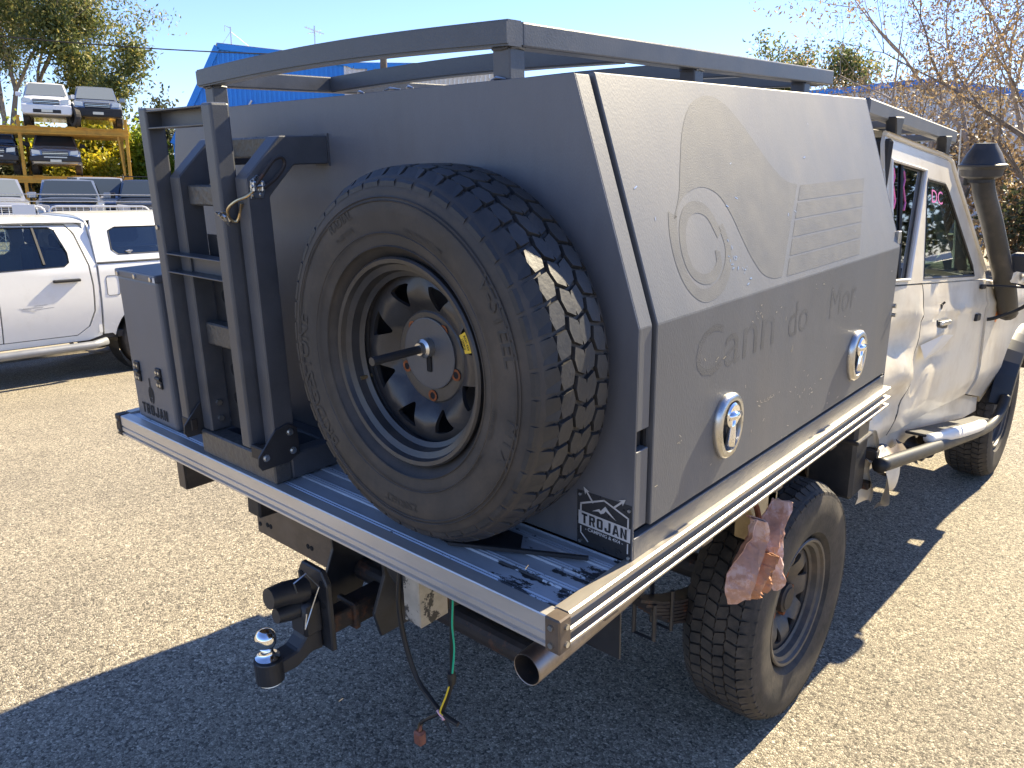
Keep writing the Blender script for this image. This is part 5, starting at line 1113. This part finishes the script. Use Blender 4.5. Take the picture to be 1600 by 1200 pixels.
# crowd barriers
def barrier(p, rz_, label):
    r = empty('crowd_barrier', (p[0], p[1], 0), (0, 0, rz_)); tag(r, label, 'barrier', 'crowd barriers in front of the parked row')
    w, h = 2.05, 1.12
    b = B(); rr_ = .14; P = [(-w / 2, 0, .12), (-w / 2, 0, h - rr_)] + [(-w / 2 + rr_ - rr_ * math.cos(R(a)), 0, h - rr_ + rr_ * math.sin(R(a))) for a in (30, 60, 90)] + [(w / 2 - rr_ + rr_ * math.sin(R(a)), 0, h - rr_ + rr_ * math.cos(R(a))) for a in (0, 30, 60)] + [(w / 2, 0, h - rr_), (w / 2, 0, .12)]
    b.tube(P, .021, 8); b.tube([(-w / 2, 0, .16), (w / 2, 0, .16)], .018, 6); b.tube([(-w / 2, 0, h - .20), (w / 2, 0, h - .20)], .014, 6); b.build('frame', 'fence_white', r)
    for i in range(1, 15):
        x = -w / 2 + w * i / 15; b = B(); b.tube([(x, 0, .16), (x, 0, h - .01)], .008, 5); b.build('bar', 'fence_white', r)
    for x in (-.7, .7): b = B(); b.tube([(x, -.28, .02), (x, 0, .14), (x, .28, .02)], .018, 6); b.build('foot', 'fence_white', r)
d = Vector((-17.44 + 18.51, 7.65 - 4.76)).normalized(); p0 = Vector((-18.25, 5.05)); rzb = math.atan2(d.y, d.x)
for i in range(3):
    c = p0 + d * (2.13 * (i - .62 + .35)); barrier(c, rzb, ('steel crowd barrier carrying the pale sign', 'middle steel crowd barrier of the row', 'end steel crowd barrier, farthest along from the pale sign')[i])
# strained wires above the barriers
for z, nm in ((1.38, 'upper'), (1.22, 'lower')):
    a = p0 - d * 3; c = p0 + d * 6; b = B(); b.tube([(a.x - .3, a.y, z), (c.x - .3, c.y, z)], .010, 5); o = b.build('strained_wire', 'galv'); tag(o, nm + ' strained wire running above the crowd barriers', 'wire')
for t in (-3, 6):
    c = p0 + d * t; b = B(); b.tube([(c.x - .3, c.y, 0), (c.x - .3, c.y, 1.45)], .03, 8); o = b.build('wire_post', 'galv'); tag(o, ('grey post at the sign end of the strained wires' if t < 0 else 'grey post at the ladder end of the strained wires'), 'post')
b = B(); b.box((-.22, -.035, .78), (.22, -.025, 1.16), .003); o = b.build('barrier_sign', 'fence_white'); cc = p0 + d * .05; o.location = (cc.x, cc.y, 0); o.rotation_euler = (0, 0, rzb); tag(o, 'blank pale rectangular sign hung on a crowd barrier', 'sign')

# ---- sheds
def shed(name, loc, rz_, profile, depth, wallm, label, pitch=.25, roofm='roof_grey', trim='shed_blue'):
    """front wall of upright sheets under a sloping roofline, local x along the wall"""
    r = empty(name, loc, (0, 0, rz_)); tag(r, label, 'shed')
    def top(x):
        for (x0, z0), (x1, z1) in zip(profile[:-1], profile[1:]):
            if x0 <= x <= x1: return z0 + (z1 - z0) * (x - x0) / (x1 - x0)
        return profile[-1][1]
    xa, xb = profile[0][0], profile[-1][0]; n_ = int((xb - xa) / 1.2)
    for i in range(n_):
        x0 = xa + (xb - xa) * i / n_; x1 = xa + (xb - xa) * (i + 1) / n_; q = B(); m_ = 6
        for j in range(m_):
            u0 = x0 + (x1 - x0) * j / m_; u1 = x0 + (x1 - x0) * (j + .5) / m_; u2 = x0 + (x1 - x0) * (j + 1) / m_
            for a, c, dy in ((u0, u1, 0), (u1, u2, .035)):
                q.add([(a, dy, 0), (c, dy, 0), (c, dy, max(.05, top(c) - .1)), (a, dy, max(.05, top(a) - .1))], [(0, 1, 2, 3)])
            q.add([(u1, 0, 0), (u1, .035, 0), (u1, .035, max(.05, top(u1) - .1)), (u1, 0, max(.05, top(u1) - .1))], [(0, 1, 2, 3)])
        q.build('wall_sheet', wallm if isinstance(wallm, str) else wallm((x0 + x1) / 2), r)
    for (x0, z0), (x1, z1) in zip(profile[:-1], profile[1:]):
        q = B(); q.beam((x0, -.06, z0 - .12), (x1, -.06, z1 - .12), .08, .26, .01, (0, 0, 1)); q.build('fascia', trim, r)
        q = B(); q.add([(x0, -.1, z0 + .03), (x1, -.1, z1 + .03), (x1, depth, z1 + .03 + pitch), (x0, depth, z0 + .03 + pitch)], [(0, 1, 2, 3)]); q.build('roof_sheet', roofm, r)
    q = B(); q.box((xa, depth - .1, 0), (xb, depth, min(profile[0][1], profile[-1][1]) - .1), 0); q.box((xa, .04, 0), (xa + .1, depth - .1, profile[0][1] - .12), 0); q.box((xb - .1, .04, 0), (xb, depth - .1, profile[-1][1] - .12), 0); q.build('back_wall', wallm if isinstance(wallm, str) else 'shed_cream', r)
    return r
A_ = Vector((-33.96, 17.13)); E_ = Vector((-26.0, 27.83)); dd = (E_ - A_).normalized(); LS = (E_ - A_).length
sh1 = shed('workshop_shed', (A_.x, A_.y, 0), math.atan2(dd.y, dd.x), [(-.8, 3.4), (1.38, 7.60), (4.2, 7.42), (7.0, 7.15), (7.3, 7.05), (14.5, 7.30)], 9, lambda x: 'shed_blue' if x < 7.1 else ('shed_white' if x < 7.9 else 'shed_cream'), 'bright blue and cream corrugated shed with aerials behind the roof rack', .35)
b = B(); b.box((7.9, -.12, 0), (8.2, -.04, 7.0), .02); b.build('downpipe', 'shed_blue', sh1)
b = B(); b.beam((6.55, -.5, 5.85), (6.9, -.12, 6.0), .12, .3, .02); b.box((6.3, -.62, 5.65), (6.75, -.5, 6.1), .03); b.build('floodlight', 'satin', sh1)
for x, mt in ((2.6, 'galv'), (3.9, 'galv')):
    b = B(); b.tube([(x, -.2, 4.2), (x, -.2, 5.05), (x + (.12 if mt == 'galv' else 0), -.2, 5.25)], .06, 10); b.build('vent_pipe', mt, sh1)
b = B(); b.box((4.6, -.16, 4.2), (5.2, -.10, 5.3), .02); b.build('wall_vent', 'shed_white', sh1)
def aerial(x, h, kind):
    b = B(); b.tube([(x, 2, 7.2), (x, 2, 7.4 + h)], .035, 6); a_ = b.build('aerial_mast', 'galv', sh1)
    b = B()
    if kind:
        for i in range(6): b.tube([(x - .35 + .12 * i, 1.7, 7.3 + h - .05 * i), (x - .35 + .12 * i, 2.3, 7.3 + h - .05 * i)], .015, 5)
        b.tube([(x - .45, 2, 7.32 + h), (x + .45, 2, 7.05 + h)], .018, 5); b.tube([(x - .3, 1.8, 7.0 + h), (x + .3, 2.2, 7.25 + h)], .015, 5)
    else: b.tube([(x, 2, 7.35 + h), (x - .25, 2, 7.45 + h), (x - .25, 2, 7.2 + h)], .02, 5); b.tube([(x, 2, 7.2 + h), (x - .8, 2.2, 7.4)], .01, 4); b.tube([(x, 2, 7.2 + h), (x + 1.5, 2.2, 7.3)], .01, 4)
    b.build('aerial_rods', 'galv', a_)
aerial(1.75, 1.25, 0); aerial(5.55, 1.5, 1)
A2 = Vector((-12.9, 36.2)); E2 = Vector((-6.2, 38.2)); d2 = (E2 - A2).normalized()
shed('far_shed', (A2.x - d2.x * 2, A2.y - d2.y * 2, 0), math.atan2(d2.y, d2.x), [(0, 5.95), (6.2, 6.40), (10.2, 5.75), (14, 5.3)], 8, 'shed_white', 'pale shed with blue roof edge behind the bare trees', .3)
# overhead cable between two poles
for p, lb in (((-25.5, -2.0), 'timber power pole carrying the cable, beyond the yard entrance'), ((-19.6, 16.5), 'timber power pole carrying the cable, behind the canopy')):
    b = B(); b.tube([(p[0], p[1], 0), (p[0], p[1], 6.0)], [.14, .11], 12); o = b.build('power_pole', 'bark_dark'); tag(o, lb, 'pole')
b = B(); P = []
for i in range(25): t = i / 24; P.append((-25.5 + 5.9 * t, -2 + 18.5 * t, 5.75 - .55 * 4 * t * (1 - t) * .9 + .0 * t))
b.tube(P, .018, 6); o = b.build('overhead_cable', 'wire_black'); tag(o, 'dark overhead cable sagging across the sky towards the blue shed', 'cable')

# ---- trees
def tree(name, loc, h, spread, leafm, barkm, label, cat='tree', group=None, seed=1, stems=3, leaves=9000, leaf=.10, lean=(0, 0), trunk_r=.16, start=.25, levels=4, clump=.55, droop=.2, bare=False, asp=2.6, up_=.55):
    rnd = random.Random(seed); rng = np.random.default_rng(seed)
    r = empty(name, loc); tag(r, label, cat, group)
    br = B(); tips = []
    def grow(p, d, L_, rad, lev):
        n_ = 5; P = [p.copy()]; dd_ = d.copy(); rs = [rad]
        for i in range(n_):
            dd_ = (dd_ + Vector((rnd.gauss(0, .10), rnd.gauss(0, .10), rnd.gauss(0.02, .07)))).normalized(); P.append(P[-1] + dd_ * L_ / n_); rs.append(rad * (1 - .55 * (i + 1) / n_))
        br.tube(P, rs, 7 if lev == 0 else 5 if lev < 3 else 3, cap=False)
        if lev >= 2:
            for q in P[1:]: tips.append((q, lev))
        if lev < levels:
            k = rnd.choice((2, 3, 3)) if lev < levels - 1 else rnd.choice((2, 3, 4))
            for j in range(k):
                at = P[rnd.choice((2, 3, 4, 5, 5))] if j else P[-1]
                a = rnd.uniform(0, 2 * math.pi); tilt = rnd.uniform(.35, .85)
                u = dd_.orthogonal().normalized(); w = dd_.cross(u); nd = (dd_ * math.cos(tilt) + (u * math.cos(a) + w * math.sin(a)) * math.sin(tilt) * spread); nd.z += up_ * .35; nd.normalize()
                grow(at, nd, L_ * rnd.uniform(.58, .82), rad * .45 * rnd.uniform(.85, 1.1), lev + 1)
    for s_ in range(stems):
        a = 2 * math.pi * (s_ + rnd.random() * .5) / stems; t = .12 + .2 * (stems > 1) * rnd.uniform(.6, 1.3)
        d_ = Vector((math.cos(a) * t * spread + lean[0], math.sin(a) * t * spread + lean[1], 1)).normalized()
        grow(Vector((math.cos(a) * .15 * (stems > 1), math.sin(a) * .15 * (stems > 1), -.1)), d_, h * .36 * rnd.uniform(.85, 1.1), trunk_r * rnd.uniform(.7, 1.0), 0)
    br.build('trunk', barkm, r, smooth=True)
    T = np.array([tuple(p) for p, l in tips]); wts = np.array([1.0 if l < levels else 2.2 for p, l in tips]); wts /= wts.sum()
    idx = rng.choice(len(T), leaves, p=wts); C = T[idx] + rng.normal(0, clump, (leaves, 3)) * np.array([1, 1, .7]); C = C[C[:, 2] > h * start * .7]; n_ = len(C)
    a = rng.normal(0, 1, (n_, 3)); a[:, 2] -= droop * 2; a /= np.linalg.norm(a, axis=1)[:, None]; b_ = rng.normal(0, 1, (n_, 3)); b_ -= (b_ * a).sum(1)[:, None] * a; b_ /= np.linalg.norm(b_, axis=1)[:, None]
    s1 = leaf * rng.uniform(.6, 1.4, (n_, 1)); s2 = s1 / asp
    Vv = np.stack([C - a * s1, C + b_ * s2, C + a * s1, C - b_ * s2], 1).reshape(-1, 3)
    me = bpy.data.meshes.new('crown'); me.vertices.add(4 * n_); me.vertices.foreach_set('co', Vv.ravel().astype(np.float32)); me.loops.add(4 * n_); me.loops.foreach_set('vertex_index', np.arange(4 * n_, dtype=np.int32)); me.polygons.add(n_); me.polygons.foreach_set('loop_start', np.arange(0, 4 * n_, 4, dtype=np.int32)); me.update(calc_edges=True); me.materials.append(MATS[leafm])
    link(bpy.data.objects.new('crown', me), r); return r
def shrub(name, loc, size, leafm, label, seed, leaves=4500, leaf=.09, cat='shrub', group=None):
    rng = np.random.default_rng(seed); rnd = random.Random(seed); r = empty(name, loc); tag(r, label, cat, group)
    b = B(); centers = []
    for i in range(9):
        p = Vector((rnd.gauss(0, size[0] * .45), rnd.gauss(0, size[1] * .45), size[2] * rnd.uniform(.35, .9))); centers.append(p); b.tube([(p.x * .1, p.y * .1, -.05), (p.x * .5, p.y * .5, p.z * .5), p], [.05, .035, .012], 5)
    for i in range(8): centers.append(Vector((rnd.gauss(0, size[0] * .5), rnd.gauss(0, size[1] * .5), size[2] * rnd.uniform(.1, .8))))
    b.build('stems', 'bark_dark', r)
    T = np.array([tuple(c) for c in centers]); idx = rng.integers(0, len(T), leaves); C = T[idx] + rng.normal(0, 1, (leaves, 3)) * np.array([size[0] * .24, size[1] * .24, size[2] * .13]); C = C[C[:, 2] > 0.02]; n_ = len(C)
    a = rng.normal(0, 1, (n_, 3)); a /= np.linalg.norm(a, axis=1)[:, None]; b_ = rng.normal(0, 1, (n_, 3)); b_ -= (b_ * a).sum(1)[:, None] * a; b_ /= np.linalg.norm(b_, axis=1)[:, None]; s1 = leaf * rng.uniform(.6, 1.4, (n_, 1)); s2 = s1 / 1.8
    Vv = np.stack([C - a * s1, C + b_ * s2, C + a * s1, C - b_ * s2], 1).reshape(-1, 3)
    me = bpy.data.meshes.new('foliage'); me.from_pydata(Vv.tolist(), [], np.arange(4 * n_).reshape(-1, 4).tolist()); me.materials.append(MATS[leafm]); link(bpy.data.objects.new('foliage', me), r); return r
tree('eucalypt_tree', (-47.5, 13.2, 0), 17.5, .78, 'leaf_euc', 'bark_pale', 'tall multi-stemmed eucalypt rising behind the yellow rack', seed=4, stems=6, leaves=70000, leaf=.11, trunk_r=.28, clump=.5)
tree('eucalypt_tree', (-47.0, 18.4, 0), 13, .55, 'leaf_euc2', 'bark', 'smaller leaning eucalypt with dense yellow-green crown beside the tall one', seed=11, stems=2, leaves=24000, leaf=.12, trunk_r=.16, clump=.42)
tree('eucalypt_tree', (-49, 9.6, 0), 14, .85, 'leaf_euc2', 'bark', 'dark eucalypt at the far end of the yellow rack', seed=23, stems=3, leaves=26000, leaf=.12, trunk_r=.2, clump=.42)
for i, (x, y, s, m_, lb) in enumerate(((-40.5, 15.4, (1.7, 1.5, 4.3), 'leaf_yellow', 'golden yellow shrub seen through the rack beside the silver four-wheel drive'), (-40.2, 17.9, (1.2, 1.2, 4.2), 'leaf_green', 'bright lime green shrub beyond the end post of the rack'), (-41.2, 13.2, (1.8, 1.6, 4.0), 'leaf_yellow', 'yellow-green shrub behind the silver four-wheel drive'), (-41.5, 10.8, (1.8, 1.7, 4.0), 'leaf_green', 'green shrub behind the black four-wheel drive'), (-43.5, 20.2, (1.3, 1.3, 5.8), 'leaf_olive', 'dull olive conifer-like shrub beside the blue shed'), (-39.6, 14.2, (1.7, 1.3, 2.9), 'leaf_yellow', 'low golden shrub under the lower rack tier'), (-39.8, 11.0, (1.7, 1.3, 2.4), 'leaf_olive', 'low dark shrub behind the silver ute in the yard'))): shrub('shrub', (x, y, 0), s, m_, lb, 40 + i, leaves=6500, leaf=.11)
tree('eucalypt_tree', (-15.6, 41.0, 0), 9.4, .45, 'leaf_euc2', 'bark', 'round-topped eucalypt above the front end of the roof rack', seed=31, stems=2, leaves=9000, leaf=.11, trunk_r=.2, clump=.35)
G3 = 'sparse trees beyond the cab'
tree('bare_tree', (-3.0, 20.6, 0), 9.0, 1.0, 'leaf_brown', 'bark_pale', 'nearly bare tree with two leaning trunks beyond the cab roof', 'tree', G3, seed=52, stems=2, leaves=4200, leaf=.036, lean=(-.30, 0), trunk_r=.17, clump=.30, levels=5, start=.3)
tree('bare_tree', (-1.2, 18.2, 0), 8.5, 1.0, 'leaf_brown', 'bark_pale', 'thin single-trunked bare tree beyond the snorkel', 'tree', G3, seed=57, stems=1, leaves=3600, leaf=.036, lean=(-.25, .05), trunk_r=.15, clump=.30, levels=5, start=.3)
tree('autumn_tree', (-.2, 17.0, 0), 7.2, .9, 'leaf_tan', 'bark', 'tan-leaved tree at the edge of the yard beyond the snorkel', 'tree', G3, seed=61, stems=3, leaves=15000, leaf=.044, trunk_r=.12, clump=.30, levels=5, start=.15)
tree('autumn_tree', (-5.6, 23.5, 0), 6.8, 1.0, 'leaf_brown', 'bark', 'brown twiggy tree in front of the far shed', 'tree', G3, seed=66, stems=3, leaves=8000, leaf=.042, trunk_r=.12, clump=.28, levels=5, start=.2)
for i, (x, y, s, m_, lb) in enumerate(((-4.2, 22.5, (1.8, 1.2, 3.4), 'leaf_brown', 'brown scrubby shrub behind the cab roof rack'), (-1.9, 20.8, (1.5, 1.2, 3.2), 'leaf_tan', 'tan scrubby shrub among the bare tree trunks'), (.4, 18.6, (1.3, 1.2, 2.8), 'leaf_tan', 'tan shrub beyond the snorkel'), (.9, 16.6, (1.1, 1.0, 1.9), 'leaf_green', 'low green shrub beyond the door mirror'), (-6.8, 24.5, (2.0, 1.5, 3.3), 'leaf_olive', 'dark shrub in front of the far shed'), (-.6, 19.6, (1.4, 1.2, 2.2), 'leaf_olive', 'dark understorey shrub between the bare trees'))): shrub('shrub', (x, y, 0), s, m_, lb, 70 + i, leaves=5000, leaf=.065)
car('parked_wagon', (-.05, 12.4, 0), R(-62), 'car_white', 'white wagon glimpsed between the snorkel and the door mirror', 'car', None, 1.8, 1.55, .98, kind='wagon')
# unseen scrub added at right to darken reflections in the cab's glass and paint
for i, (x, y, sz, m_, lb) in enumerate(((5.2, 17.5, (2.4, 1.6, 4.2), 'leaf_olive', 'tall dark scrub added out of view, in line with the door mirror'), (9.0, 16.2, (2.4, 1.6, 3.8), 'leaf_green', 'green scrub added out of view, further along from the mirror'), (12.6, 14.2, (2.4, 1.6, 4.0), 'leaf_olive', 'last dark scrub added out of view'))): shrub('shrub', (x, y, 0), sz, m_, lb, 90 + i, leaves=5000, leaf=.10)
